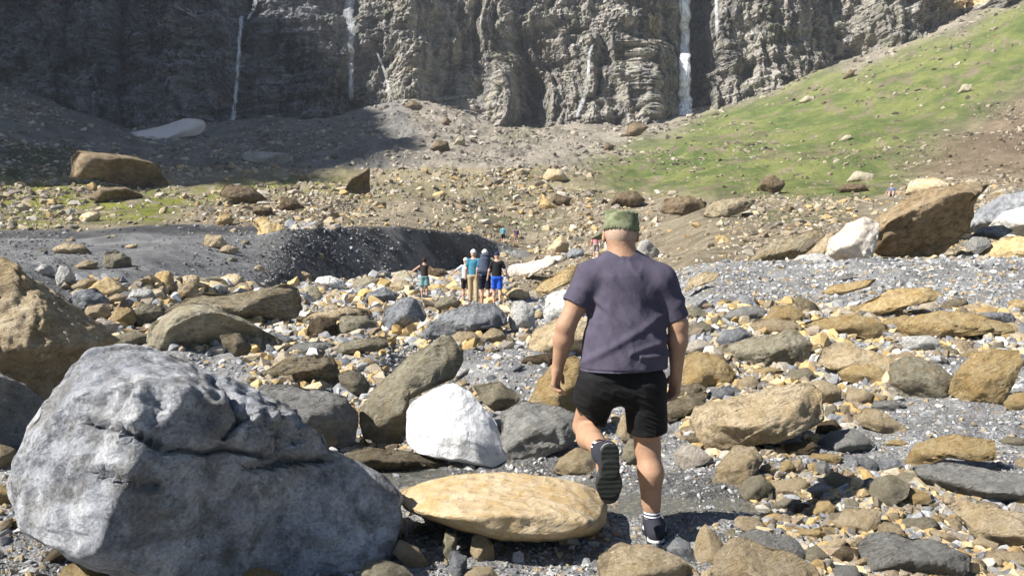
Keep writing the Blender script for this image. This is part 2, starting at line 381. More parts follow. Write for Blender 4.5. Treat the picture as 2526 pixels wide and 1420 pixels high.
def cliff_mat():
    q = NT('cliff_rock', .95); v = q.coord()
    m1 = q.n('ShaderNodeMapping'); m1.inputs['Scale'].default_value = (.12, .12, .022); q.l(v, m1.inputs[0])
    m2 = q.n('ShaderNodeMapping'); m2.inputs['Scale'].default_value = (.03, .03, .28); m2.inputs['Rotation'].default_value = (0, .06, 0); q.l(v, m2.inputs[0])
    vert = q.noise(m1.outputs[0], 1.3, 8, .68, .5); lay = q.noise(m2.outputs[0], 1.6, 8, .65, .4)
    big = q.noise(v, .02, 5, .55); fin = q.noise(v, .45, 7, .7); mid = q.noise(v, .11, 7, .65, .5)
    c = q.mix(q.ramp(big, [(.38, 0.0), (.62, 1.0)]), (.42,.39,.345), (.52,.49,.445))
    c = q.mix(q.ramp(vert, [(.40, 1.0), (.54, 0.0)]), c, (.085,.085,.095))
    c = q.mix(q.math('MULTIPLY', q.ramp(lay, [(.40, 1.0), (.56, 0.0)]), .6), c, (.2,.18,.155))
    c = q.mix(q.math('MULTIPLY', q.ramp(mid, [(.52, 0.0), (.64, 1.0)]), .55), c, (.20,.215,.12))
    c = q.mix(q.math('MULTIPLY', q.ramp(q.noise(v, .055, 6, .6, .8), [(.60, 0.0), (.70, 1.0)]), .7), c, (.46,.37,.25))
    c = q.mix(q.math('MULTIPLY', q.ramp(q.noise(v, .16, 8, .7, .8), [(.62, 0.0), (.72, 1.0)]), .6), c, (.62,.58,.53))
    c = q.mix(1, c, q.ramp(fin, [(.3, .62), (.5, 1.0), (.7, 1.3)]), 'MULTIPLY')
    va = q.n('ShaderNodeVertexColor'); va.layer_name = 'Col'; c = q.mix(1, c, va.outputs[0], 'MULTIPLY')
    b = q.bump(mid, 3.4); b = q.bump(lay, .8, 1, b); b = q.bump(fin, 1.3, 1, b)
    return q.done(c, b)
M['cliff'] = cliff_mat()
lw = (1-sstep(700, 1000, U2))  # shaded left end of the cliff: darker, bluer shade painted into the colour
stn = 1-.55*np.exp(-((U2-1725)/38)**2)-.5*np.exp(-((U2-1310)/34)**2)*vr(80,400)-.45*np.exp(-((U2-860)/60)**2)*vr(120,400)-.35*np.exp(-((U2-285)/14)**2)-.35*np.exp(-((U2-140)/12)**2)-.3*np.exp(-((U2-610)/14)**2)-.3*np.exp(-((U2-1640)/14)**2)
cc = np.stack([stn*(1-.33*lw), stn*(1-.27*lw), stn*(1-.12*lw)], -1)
och = np.exp(-((U2-2410)/60)**2)*(V2 < 60)+np.exp(-((U2-1612)/14)**2-((V2-70)/34)**2)
cc = cc*(1+och[..., None]*np.array([.9,.55,.05]))
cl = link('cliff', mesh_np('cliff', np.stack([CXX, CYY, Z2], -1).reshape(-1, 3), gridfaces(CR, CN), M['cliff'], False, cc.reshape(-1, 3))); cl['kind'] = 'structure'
if cl.data.polygons[1000].normal.y > 0: cl.data.flip_normals()
# mountain flank left of the frame (its shadow falls over the foot of the cliff)
def flank():
    n, m = 240, 120
    ys = np.linspace(FL_Y[0]-8, 900, n); V = []
    xs = np.linspace(-430, -760, m)
    Y, X = np.meshgrid(ys, xs)
    top = np.interp(Y, FL_Y, FL_Z)
    S = np.minimum(np.minimum(sstep(-430, -452, X), 1-sstep(-735, -760, X)), sstep(FL_Y[0]-6, FL_Y[0]+1, Y))
    Z = 10+(top-10)*S+fbm(X/12, Y/12, 0, 4, 121)*3*(S > 0)-.25*np.maximum(0, -460-X)
    X = X+5*fbm(Y/20, Z/20, 0, 3, 122)
    me = mesh_np('mountain', np.stack([X, Y, Z], -1).reshape(-1, 3), gridfaces(m, n), M['cliff'], True, np.ones((n*m, 3)))
    o = link('mountain', me); o['kind'] = 'structure'
FL_Y = [-62,-50,-16,-9,0,60,102,150,228,250,285,450,900]; FL_Z = [400,425,436,445,456,458,458,461,463,460,452,480,520]
flank()
# ---------------- rocks ----------------
_ico = {}
def ico(l):
    if l not in _ico:
        bm = bmesh.new(); bmesh.ops.create_icosphere(bm, subdivisions=l, radius=1)
        _ico[l] = (np.array([v.co[:] for v in bm.verts]), np.array([[q.index for q in f.verts] for f in bm.faces])); bm.free()
    return _ico[l]
def outline_r(poly, cx, cy, th):
    R = np.zeros_like(th); dx, dy = np.cos(th), np.sin(th); n = len(poly)
    for i in range(n):
        x1, y1 = poly[i][0]-cx, poly[i][1]-cy; x2, y2 = poly[(i+1) % n][0]-cx, poly[(i+1) % n][1]-cy
        ex, ey = x2-x1, y2-y1; den = dx*ey-dy*ex
        den = np.where(np.abs(den) < 1e-9, 1e-9, den)
        t = (x1*ey-y1*ex)/den; s_ = (x1*dy-y1*dx)/den
        R = np.maximum(R, np.where((s_ >= -1e-6) & (s_ <= 1+1e-6) & (t > 0), t, 0))
    return R
def centroid(p):
    A = cx = cy = 0
    for i in range(len(p)):
        x1, y1 = p[i]; x2, y2 = p[(i+1) % len(p)]; k = x1*y2-x2*y1; A += k; cx += (x1+x2)*k; cy += (y1+y2)*k
    return cx/(3*A), cy/(3*A), abs(A/2)
HERO = []
def rock(name, label, mat, pts, base=None, d=None, T=.75, top=.38, left=.30, right=.35, tx=.2, rough=1.0, strat=None, layer_ang=-20, group=None, ty=None, crk=None, under=None, usl=1.1):
    """a stone whose outline from the path is pts (photo px); base: row where it meets the ground; d: its distance;
    T: half thickness relative to its half size; top/left/right: share of the outline taken by the top and side facets"""
    n = len(HERO); R_ = np.random.default_rng(1000+n)
    cx, cy, A = centroid(pts); vb = max(p[1] for p in pts); HERO.append((pts, name))
    w = max(p[0] for p in pts)-min(p[0] for p in pts); h = vb-min(p[1] for p in pts)
    if d is None: d = ground(cx, base or (vb-.06*h))
    s = math.sqrt(A/math.pi)/F_PX*d; th_m = T*min(s, .75*min(w, h)/F_PX*d*1.1)
    dist = d+th_m*.55
    k = F_PX/dist
    C = P(cx, cy, dist); fwd = C-np.array([0, 0, CAMZ]); fwd /= np.linalg.norm(fwd)
    rg = np.cross(fwd, [0, 0, 1]); rg /= np.linalg.norm(rg); up = np.cross(rg, fwd)
    size = math.sqrt(A)
    lv = 6 if size > 300 else 5 if size > 90 else 4 if size > 22 else 3
    V, Fc = ico(lv); x, y, z = V[:, 0], V[:, 1], V[:, 2]      # z: away from the viewer
    rho = np.hypot(x, y); th = np.arctan2(y, x)
    Rr = outline_r([(p[0], -p[1]) for p in pts], cx, -cy, th)
    Rr = Rr*(1+.02*fbm(np.cos(th)*5+n, np.sin(th)*5, 0, 3, n))
    f = rho**.82; a = np.cos(th)*Rr*f/k; b = np.sin(th)*Rr*f/k
    c_ = np.sign(z)*th_m*(1-np.clip(f, 0, 1)**6)**(1/2.6)
    xs = np.array([(p[0]-cx)/k for p in pts]); ys_ = np.array([-(p[1]-cy)/k for p in pts])
    x0, x1, y0, y1 = xs.min(), xs.max(), ys_.min(), ys_.max(); W, H = x1-x0, y1-y0
    u_, w_ = (a-x0)/W, (b-y0)/H
    j = lambda q=.25: 1+q*R_.uniform(-1, 1)
    ytop = y1+.0*H
    # upper outline as a function of a, so that the top facet follows it
    bins = np.linspace(x0, x1, 40); edge = np.array([max([ys_[i]+(ys_[(i+1)%len(xs)]-ys_[i])*(q-xs[i])/(xs[(i+1)%len(xs)]-xs[i]+1e-9) for i in range(len(xs)) if min(xs[i],xs[(i+1)%len(xs)])-1e-6 <= q <= max(xs[i],xs[(i+1)%len(xs)])+1e-6] or [y0]) for q in bins])
    bot = np.array([min([ys_[i]+(ys_[(i+1)%len(xs)]-ys_[i])*(q-xs[i])/(xs[(i+1)%len(xs)]-xs[i]+1e-9) for i in range(len(xs)) if min(xs[i],xs[(i+1)%len(xs)])-1e-6 <= q <= max(xs[i],xs[(i+1)%len(xs)])+1e-6] or [y1]) for q in bins])
    ed = np.interp(a, bins, np.convolve(np.pad(edge, 3, mode='edge'), np.ones(7)/7, 'valid'))
    planes = [-th_m*1.02+0*a+tx*(a-((x0+x1)/2 if tx < .6 else x0+left*W))+(R_.uniform(-.4, 0) if ty is None else ty)*(b-((y0+y1)/2 if (ty or 0) > -.5 else y1-top*H))]
    if top > 0: planes.append(-(ed-b)*th_m/(top*H)*1.0-.0*th_m+R_.uniform(-.1,.1)*a)
    if left > 0: planes.append(-(a-x0)*th_m*1.05/(left*W)+R_.uniform(-.25,.25)*(b))
    if right > 0: planes.append(-(x1-a)*th_m*1.05/(right*W)+R_.uniform(-.25,.25)*(b))
    if under is None: under = R_.uniform(.18, .38) if ty is None and mat not in ('bright', 'slate') else 0
    if under > 0: planes.append(-th_m+usl*(y0+under*H-b)+R_.uniform(-.15, .15)*(a-(x0+x1)/2))
    for q in range(5 if tx < .5 and ty is None else 0):
        t = R_.uniform(0, 6.283); planes.append(-th_m*R_.uniform(.95, 1.35)+R_.uniform(.7, 1.5)*th_m*((a-(x0+x1)/2)/(W/2)*math.cos(t)+(b-(y0+y1)/2)/(H/2)*math.sin(t)))
    pl = np.maximum.reduce(planes); sm = .06*th_m
    cf = np.where(c_ < 0, np.maximum(c_, np.minimum(pl, 0)), c_)
    hblend = np.clip((cf-c_)/ (sm+1e-9), 0, 1)
    bk = -th_m+R_.uniform(.2, .6)*(a*.6+b*.5)
    cf = np.where(cf > 0, np.minimum(cf, -bk), cf)
    L = math.sqrt(W*H)
    st = {'schist': 1.0, 'brown': .6, 'tan': .3, 'ochre': .4, 'olive': .35, 'slate': .35, 'grey': .2, 'big': .3}.get(mat, .05) if strat is None else strat
    pa, pb, pc = a/L, b/L, cf/L
    nx, ny, nz = x*.5+pa, y*.5+pb, z*.5+pc
    dsp = .022*fbm(pa*2.6+n, pb*2.6, pc*2.6, 3, 3*n+1)+.009*ridged(pa*7+n, pb*7, pc*7, 3, 3*n+2)+.014*fbm(pa*13, pb*13, pc*13, 4, 5, .6)
    la = math.radians(layer_ang); s1 = pa*math.sin(la)*-1*0+(-pa*math.sin(la)+pb*math.cos(la))+.25*pc
    lay = np.mod(s1*9+.7*fbm(pa*2.2, pb*2.2, pc*2.2+n, 3, n), 1); lay = np.minimum(lay/.7, 1)**2
    lay2 = np.mod(s1*26+1.0*fbm(pa*3, pb*3, pc*3+n, 2, n+7), 1)
    if mat not in ('slab', 'bright', 'snow', 'big'): dsp = dsp+.040*np.round(3*fbm(pa*3.2, pb*3.2, pc*3.2+n, 2, n+9))/3+.018*np.round(3*fbm(pa*8, pb*8, pc*8+n, 2, n+19))/3
    dsp = rough*dsp-st*(.030*lay+.012*lay2)*np.clip(.45+.8*fbm(pa*3, pb*3, pc*3, 3, n+4), 0, 1.5)
    if crk:
        pu, pv = cx+a*k, cy-b*k; pu = pu+9*fbm(pa*8, pb*8, 0, 3, 61); pv = pv+9*fbm(pa*8, pb*8, 7, 3, 62)
        for wd_, dp_, pl_ in crk:
            best = np.full(len(a), 1e9)
            for i in range(len(pl_)-1):
                A0 = np.array(pl_[i]); B0 = np.array(pl_[i+1]); e_ = B0-A0; t_ = np.clip(((pu-A0[0])*e_[0]+(pv-A0[1])*e_[1])/(e_@e_), 0, 1)
                best = np.minimum(best, np.hypot(pu-A0[0]-t_*e_[0], pv-A0[1]-t_*e_[1]))
            dsp = dsp-dp_*np.exp(-(best/wd_)**2)
        rz = np.exp(-((pu-700)/95)**2-((pv-1070)/75)**2)+.6*np.exp(-((pu-560)/160)**2-((pv-950)/60)**2)
        dsp = dsp+rz*(.055*ridged(pa*9, pb*9, pc*9, 4, 66, .6)-.02)
    dd = np.stack([x*.55, y*.55, z], 1); dd /= np.linalg.norm(dd, axis=1)[:, None]; dd[:, :2] *= .55
    pf = (dist+cf)/dist; a, b = a*pf, b*pf           # real thickness seen in perspective keeps the traced outline
    Q = np.stack([a, b, cf], 1)+dd*(dsp*min(L, th_m*2.2))[:, None]
    Wd = Q[:, 0:1]*rg+Q[:, 1:2]*up+Q[:, 2:3]*fwd
    me = mesh_np(name, Wd/s, Fc, M[mat], True)
    o = link(name, me, loc=C.tolist()); o.scale = (s, s, s)
    o['label'] = label; o['category'] = 'boulder' if name == 'boulder' else 'rock'
    if group: o['group'] = group
    me.flip_normals() if False else None
    return o
def pp(s): 
    v = [float(q) for q in s.split()]; return list(zip(v[::2], v[1::2]))
ROCKS = """
boulder|big|huge pale grey boulder with dark cracks filling the lower left|70 1150 95 1080 125 1020 165 960 200 900 260 855 340 842 430 865 520 920 600 960 700 1010 725 1040 745 1075 800 1095 815 1140 880 1165 950 1210 985 1270 985 1340 960 1430 700 1460 400 1420 215 1340 110 1260|d=3.35 T=.95 top=.13 left=.27 right=.06 tx=.64 ty=-.42 rough=1.1
boulder|tan|tall tan and dark boulder cut off by the left edge of the picture|0 625 35 640 75 690 120 730 190 780 275 850 215 905 180 960 110 1030 60 1010 0 1000 -110 1000 -110 640|base=1090 T=.8 top=.45 top=0 left=0 right=0 tx=-.45 ty=.35 under=.42 usl=1.6 ang=-60 strat=.6 rough=1.5
boulder|slate|dark shaded grey boulder under the tall tan boulder at the left edge|0 920 60 960 110 1010 95 1085 40 1115 0 1120 -110 1120 -110 920|base=1125 tx=.8 ty=-.4 top=.1 left=.1
rock|tan|small tan stone at the left edge beside the huge pale boulder|-20 1085 35 1110 30 1150 0 1165 -20 1165|
rock|olive|olive stone wedged against the left flank of the huge pale boulder|38 1125 75 1085 66 1150 40 1185 25 1175|
rock|ochre|yellow stone at the left edge below the dark shaded boulder|-20 1190 55 1198 52 1240 0 1248 -20 1245|
rock|ochre|yellow rock poking up at the bottom edge under the huge pale boulder|140 1425 170 1385 215 1366 260 1380 330 1400 375 1430 250 1460|T=.9 top=.6
rock|brown|brown stone in the shadow beneath the huge pale boulder|105 1380 150 1330 210 1340 190 1370 120 1392|
rock|ochre|low yellow rock at the bottom edge below the right end of the huge pale boulder|580 1425 600 1402 640 1398 705 1425 640 1450|top=.6
rock|grey|small grey stone at the foot of the huge pale boulder|268 1375 280 1355 305 1360 308 1378 285 1385|
rock|grey|rounded grey stone under the belly of the huge pale boulder|345 1395 352 1370 375 1372 385 1392 365 1402|
boulder|olive|broad olive brown boulder behind the huge pale boulder|378 840 385 800 430 765 480 745 520 750 570 775 620 800 690 845 680 858 600 868 480 868 390 862|T=.95 top=.14 left=.15 tx=.3 ty=-.8
rock|schist|small layered tan block leaning on the broad olive brown boulder|545 825 590 820 620 860 610 877 580 880 550 850|d=8.9
boulder|schist|long layered slab sloping behind the broad olive brown boulder|415 762 500 720 600 725 700 700 735 710 745 760 725 785 680 800 600 790 560 770 500 765 430 777|top=.3 T=.9
rock|grey|round blue grey stone right of the tall tan boulder|170 745 190 718 235 708 265 740 260 768 210 774 180 764|top=.2
rock|tan|yellow tan stone above the round blue grey stone|172 705 215 683 235 690 230 715 200 722 175 720|
rock|white|upright white stone on the left gravel slope|140 680 150 653 170 658 185 685 180 705 155 714 142 702|left=.5
rock|white|small white stone left of the upright white stone|90 665 105 650 125 655 135 675 110 682|
rock|tan|flat tan stone lying on the left gravel terrace|135 612 160 598 200 602 220 620 205 629 140 626|top=.6
rock|olive|rounded grey stone on the lip of the left gravel slope|255 650 262 622 290 618 318 635 322 657 300 664 265 662|
rock|tan|slanted pale tan stone behind the long layered slab|395 735 440 700 480 698 490 718 480 737 410 744|top=.6
rock|white|grey white stone behind the long layered slab, left of the slanted tan one|310 740 330 712 370 712 385 735 360 754 320 754|
rock|tan|small tan stone between the blue grey and the grey white stones|265 735 290 722 315 730 300 750 268 750|
rock|tan|square pinkish tan stone below the round blue grey stone|205 778 220 752 265 748 272 772 250 790 210 790|
rock|ochre|yellow tan stone with a flat top below the small tan stone|270 790 290 755 325 760 335 790 320 812 280 814|
rock|olive|knobbly olive stone between the yellow tan stone and the long slab|330 767 350 745 395 755 412 780 395 802 345 802|
rock|pink|pinkish stone beside the right flank of the tall tan boulder|220 802 250 780 290 800 280 832 240 832|
rock|olive|low dark olive stone below the pinkish stone|270 830 330 815 380 830 370 857 290 862|top=.2
rock|tan|small tan stone on the slope below the rounded grey stone|185 655 215 640 240 648 235 664 195 666|top=.5
rock|brown|brown grey block at the edge of the white water|755 832 765 790 790 780 830 790 825 832 790 840|top=.25
rock|tan|stack of thin reddish tan slabs right of the white water|740 795 760 770 850 755 915 765 912 784 830 790 760 802|top=.4 strat=1 ang=-4
rock|olive|rounded grey tan stone below the reddish slabs|825 810 845 780 890 777 930 795 940 812 900 824 840 822|
boulder|grey|big round blue grey boulder with a dark wet foot|942 800 950 765 980 740 1015 732 1040 745 1050 780 1040 807 1010 817 960 817|top=.5 T=.9
boulder|grey|flat blue grey boulder under the group of hikers|1035 835 1060 800 1100 770 1150 750 1220 750 1255 775 1250 802 1180 817 1100 836|top=.6 T=.9
rock|olive|round olive stone in front of the woman in a teal skirt|1070 755 1085 733 1115 728 1140 745 1130 766 1090 772|
rock|olive|olive tan stone on the near side of the flat blue grey boulder|1130 812 1160 785 1190 780 1215 802 1200 818 1150 824|
rock|tan|oval tan stone beside the tip of the big triangular boulder|1108 835 1130 818 1170 817 1187 835 1175 854 1135 856|top=.5
rock|tan|small tan stone right of the oval tan stone|1185 832 1210 808 1240 815 1250 835 1215 847|top=.5
rock|white|white boulder with brown specks right of the hikers' boulder|1253 792 1265 745 1290 738 1318 760 1320 800 1290 822 1262 817|left=.5 top=.5
boulder|white|white speckled boulder partly behind the walking man's left arm|1338 772 1350 730 1385 715 1420 712 1450 750 1445 792 1390 802 1350 797|left=.5 top=.5
boulder|tan|large pale tan boulder behind the walking man's left arm|1298 850 1320 812 1370 785 1430 780 1480 790 1490 840 1460 877 1380 887 1320 882|top=.6 T=.8
boulder|olive|big triangular olive boulder behind the bright white rock|890 1040 895 1000 940 940 1010 880 1090 830 1115 828 1140 870 1142 900 1120 935 1060 960 1010 985 1000 1030 1005 1087 950 1092 900 1072|base=1085 top=.20 left=.45 T=.8
boulder|bright|bright white rock in the middle of the stream bed|1000 1050 1003 1010 1020 985 1070 955 1120 945 1160 965 1200 1010 1225 1045 1235 1080 1262 1110 1268 1150 1240 1160 1180 1150 1100 1132 1030 1117 1002 1090|top=.62 left=.5 right=.14 T=.8 rough=.55 tx=.1
boulder|slate|grey boulder between the huge pale boulder and the triangular one|632 970 650 945 700 945 780 955 850 980 880 1020 882 1060 870 1102 800 1112 740 1060 700 1010 650 992|top=.3 T=.8 tx=.3 base=1110
boulder|schist|flaky olive boulder behind the grey boulder|640 920 700 885 770 875 820 880 840 920 835 957 760 952 690 942|top=.5
rock|olive|upright olive stone left of the triangular boulder|832 920 860 910 890 920 912 950 900 987 870 972 840 947|
rock|olive|olive rock behind the right shoulder of the bright white rock|1165 950 1230 940 1285 975 1280 1002 1230 1022 1190 992|top=.5
boulder|ochre|jagged ochre boulder behind the walking man's left hand|1300 1000 1330 935 1370 890 1420 875 1450 900 1465 1000 1400 1040 1330 1030|base=1085 top=.55
boulder|slate|smooth grey boulder right of the bright white rock, half in shadow|1232 1100 1235 1020 1290 985 1380 1000 1450 1030 1410 1095 1310 1140 1262 1142|top=.45 tx=.25
boulder|schist|low flaky slab behind the yellow slab, left of the bright white rock|815 1150 840 1120 900 1100 980 1110 1040 1120 1110 1150 1100 1166 1000 1167 900 1172 840 1170|top=.5 T=1.2 ang=-8
boulder|slab|large smooth yellow slab in the foreground beside the man's raised foot|980 1235 985 1215 1030 1190 1120 1170 1240 1165 1340 1173 1420 1185 1480 1210 1502 1250 1502 1290 1470 1317 1370 1332 1240 1332 1150 1312 1060 1282 1000 1257|d=3.92 T=2.2 top=.62 left=.1 right=.08 tx=.12 ty=-.45 rough=.45 strat=.12 ang=-3 under=0
rock|white|flat pale grey stone behind the right end of the yellow slab|1340 1185 1400 1170 1470 1178 1480 1220 1400 1220|base=1195 top=.7
rock|tan|tan stone behind the man's raised shoe|1362 1165 1380 1130 1420 1105 1470 1108 1480 1165 1420 1180|base=1170 top=.5
rock|tan|small flat tan stone at the right shoulder of the huge pale boulder|770 1085 790 1075 830 1076 835 1095 800 1107|
rock|olive|grey tan rock at the bottom edge right of the huge pale boulder|880 1425 900 1385 945 1378 1000 1400 1030 1435 950 1460|top=.5
rock|tan|tan rock at the shaded foot of the huge pale boulder's right end|968 1362 985 1330 1030 1350 1062 1395 1010 1402|
rock|tan|upright tan stone under the front of the yellow slab|1158 1362 1165 1322 1190 1315 1220 1345 1220 1382 1185 1388|
rock|grey|jagged grey and white stone at the bottom under the yellow slab|1105 1400 1112 1352 1135 1365 1152 1372 1152 1420 1125 1432|
rock|tan|tan stone at the bottom edge right of the jagged grey and white one|1128 1430 1170 1395 1215 1400 1235 1432 1180 1452|
rock|olive|narrow grey stone under the left part of the yellow slab|1090 1352 1098 1312 1128 1318 1125 1372 1100 1382|
boulder|tan|rough tan rock at the bottom edge in front of the man's planted foot|1468 1400 1480 1372 1530 1343 1600 1345 1680 1370 1725 1400 1725 1440 1600 1465 1480 1440|top=.5 T=.9
rock|tan|pointed pale tan stone right of the man's planted foot|1710 1362 1725 1312 1740 1290 1772 1320 1795 1355 1770 1392 1725 1392|left=.6
rock|grey|blue grey stone touching the man's planted foot|1645 1352 1672 1322 1700 1338 1722 1380 1700 1392 1650 1374|
boulder|tan|large smooth tan boulder rising from the bottom edge right of the man|1755 1430 1775 1370 1800 1340 1830 1328 1890 1345 1950 1360 2010 1390 2030 1440 1900 1475|top=.75 T=.9
rock|slate|grey stone lying in shade behind the large smooth tan boulder|1815 1330 1860 1308 1960 1322 2005 1370 1960 1385 1900 1370|top=.5
boulder|slate|blocky pale grey boulder at the bottom right with a flat face|2118 1362 2150 1330 2200 1318 2290 1325 2375 1350 2372 1392 2320 1427 2180 1435 2130 1395|top=.5 left=.35 T=.9
boulder|tan|long tan slab at the right edge below the grey slab|2340 1265 2400 1253 2526 1265 2640 1290 2640 1362 2480 1362 2420 1347 2393 1302|top=.6
rock|tan|thin pale tan slab at the bottom right under the long tan slab|2440 1372 2526 1362 2640 1380 2540 1410 2450 1400|top=.6
boulder|slate|wide flat grey slab at the right edge with a dark underside|2262 1177 2340 1150 2440 1160 2610 1165 2650 1225 2526 1252 2420 1256 2330 1240 2300 1212|top=.62 T=1.5 left=.1 rough=.6 base=1250
boulder|ochre|smooth orange rock behind the wide flat grey slab|2240 1152 2265 1100 2350 1068 2440 1075 2443 1122 2400 1132 2340 1127 2300 1152 2262 1174|top=.45 rough=.6
rock|white|white brick shaped stone on the near side of the smooth orange rock|2342 1132 2370 1122 2425 1124 2430 1143 2360 1150|d=5.7 top=.5
rock|olive|round olive stone left of the wide flat grey slab|2142 1217 2160 1180 2200 1168 2240 1190 2237 1217 2200 1252 2165 1242|left=.5 top=.5
rock|ochre|yellow stone between the round olive stone and the wide grey slab|2213 1232 2240 1200 2290 1212 2293 1237 2240 1250|top=.5
rock|slate|flat dark grey stone on the gravel below the big rough tan boulder|2016 1097 2050 1065 2100 1055 2140 1075 2157 1097 2110 1117 2050 1120|top=.65 T=1.2
rock|tan|long pale tan stone lying on the gravel right of the rock pile|2113 1032 2135 1005 2170 1010 2232 1050 2217 1074 2160 1064 2125 1052|top=.6
boulder|tan|big rough yellow tan boulder right of the man's legs|1706 1047 1722 1010 1800 985 1900 955 1985 940 2015 960 2022 1022 1990 1052 1920 1092 1870 1102 1800 1127 1760 1122 1720 1082|top=.42 left=.3 T=.95 rough=1.3 base=1120
rock|tan|tan stone with a hollow top below the big rough tan boulder|1760 1192 1770 1150 1810 1100 1860 1098 1882 1130 1850 1182 1810 1214 1775 1210|left=.5
rock|olive|rounded olive stone half in the shallow water|1820 1217 1840 1180 1880 1168 1905 1195 1902 1227 1850 1244|top=.4
rock|tan|bright tan stone with a flat top at the edge of the shallow water|1876 1217 1905 1190 1975 1172 2000 1190 1980 1217 1920 1232 1890 1230|top=.6
rock|white|small white lumpy stone right of the flat topped tan stone|1988 1212 2020 1188 2055 1195 2067 1222 2030 1232|
rock|olive|pale olive stone behind the small white lumpy stone|2030 1182 2060 1165 2110 1180 2102 1207 2060 1212|top=.5
rock|olive|low olive stone in front of the flat topped tan stone|1903 1247 1935 1228 1977 1230 1962 1257 1915 1264|top=.5
rock|brown|round yellow brown pebble on the gravel below the white lumpy stone|2003 1257 2020 1235 2045 1232 2060 1250 2050 1272 2010 1274|mat=ochre
rock|brown|small brown stone left of the round yellow brown pebble|1960 1252 1980 1240 2005 1245 1990 1267 1965 1270|
rock|pink|pale pinkish slab right of the man's standing leg|1662 1122 1690 1095 1725 1100 1762 1130 1735 1147 1690 1157 1668 1147|top=.7
rock|tan|square cracked tan slab on the gravel at lower right|2056 1292 2090 1252 2172 1250 2167 1290 2140 1317 2070 1307|top=.75
rock|ochre|flat orange stone below the square cracked slab|1912 1312 1945 1298 1990 1305 2060 1285 2052 1312 1990 1327 1940 1327|top=.6
rock|tan|small tan stone left of the blocky pale grey boulder|2035 1352 2060 1325 2087 1330 2077 1357 2045 1362|
rock|brown|dark tan stone touching the blocky pale grey boulder|2048 1377 2080 1345 2117 1350 2120 1377 2085 1392|
boulder|ochre|tall leaning tan boulder at the right edge with a shaded right side|2348 977 2365 930 2400 880 2440 858 2500 860 2510 890 2482 962 2460 1007 2400 1002|top=.25 left=.45 tx=.4
boulder|olive|large grey olive boulder left of the tall leaning tan one|2200 902 2240 880 2300 890 2350 930 2352 967 2300 992 2240 992 2203 952|top=.4
boulder|tan|long knobbly tan boulder leaning on the large grey olive one|2013 897 2035 855 2080 845 2130 860 2190 880 2242 907 2262 942 2200 940 2130 905 2060 918|top=.6 rough=1.4
rock|ochre|yellow stone in front of the long knobbly tan boulder|2068 922 2100 900 2160 898 2207 925 2190 947 2130 950 2085 942|top=.5
boulder|ochre|rounded yellow rock right of the man's elbow|1662 927 1680 885 1720 865 1770 875 1800 900 1815 927 1780 957 1720 962 1680 952|top=.5
rock|schist|layered brown yellow rock beside the man's right hand|1635 1015 1660 985 1730 963 1742 990 1700 1020 1650 1045|top=.5
boulder|olive|long pale olive slab on top of the rubble right of the man|1778 882 1790 855 1870 830 1960 812 2002 845 1990 882 1940 902 1860 910 1800 902|top=.45 T=.9
rock|tan|tan stone behind the long pale olive slab|1850 802 1880 785 1960 790 1980 812 1940 827 1870 827|top=.5
rock|ochre|bright yellow stone on top of the tan stone behind the olive slab|1888 787 1905 755 1945 750 1987 775 1970 797 1920 802|top=.6
rock|slate|dark grey slab left of the bright yellow stone|1783 782 1810 760 1870 752 1892 770 1850 797 1800 797|top=.5
rock|grey|blue grey stone left of the long pale olive slab|1763 842 1785 815 1830 805 1857 825 1840 852 1790 860|top=.5
boulder|ochre|long orange yellow slab lying on the gravel bank|1978 802 2030 785 2100 775 2150 780 2182 800 2180 827 2140 837 2080 822 2020 817|top=.55
boulder|ochre|slanted orange slab reaching up the gravel bank|2098 777 2140 745 2200 715 2280 705 2307 720 2290 742 2230 757 2180 777 2150 792|top=.6
rock|ochre|small yellow stone between the two orange slabs and the tan layered one|2180 792 2230 775 2262 785 2245 807 2190 810|top=.5
boulder|ochre|long layered tan slab at the right of the gravel bank|2213 827 2240 790 2310 765 2400 770 2472 795 2482 817 2420 822 2330 837 2260 842|top=.55 strat=.8 ang=5
rock|ochre|lone flat orange stone high on the gravel bank|2028 727 2050 705 2120 692 2157 685 2142 707 2090 722 2040 730|top=.7 T=1.2
rock|slate|small dark stone just above the lone flat orange stone|2055 692 2080 675 2105 672 2100 687 2070 696|top=.6
rock|white|whitish rounded rock below the long layered tan slab|2213 857 2240 832 2290 825 2317 845 2312 870 2260 874|left=.5
rock|tan|tan stone at the top left of the gravel bank|1688 722 1700 690 1740 668 1777 675 1762 692 1720 707|top=.6
rock|ochre|thin yellow slab left of the tall leaning boulder|2343 882 2400 865 2442 870 2430 884|top=.6
rock|tan|tan block below the long knobbly boulder|2083 1002 2090 960 2130 955 2152 970 2147 1007|top=.4
rock|tan|rounded tan rock touching the right end of the big rough tan boulder|1978 992 1985 945 2030 935 2072 955 2072 1002 2010 1004|top=.4
rock|ochre|yellow stone at the right edge under the tall leaning boulder|2478 1002 2500 970 2570 960 2570 1012 2500 1017|top=.5
boulder|umber|massive brown boulder leaning right above the gravel bank|2135 640 2150 590 2165 545 2230 500 2300 465 2350 455 2415 465 2385 500 2375 560 2350 600 2310 635 2220 650|d=24.5 T=1.0 top=.16 left=.16 right=.06 tx=.35 ty=-.8 rough=1.4
boulder|pink|white boulder leaning against the massive brown boulder|2035 645 2050 590 2090 550 2130 535 2165 550 2160 590 2140 655 2080 660|d=23.8 top=.5 left=.5
rock|white|low white rock left of the white leaning boulder|1943 658 1970 630 2020 622 2062 645 2000 670|d=21.5 top=.6
boulder|schist|flaky brown boulder behind the crest of the gravel bank|1850 650 1880 610 1950 580 2010 565 2032 580 1990 620 1950 655 1890 660|d=24.5 top=.4
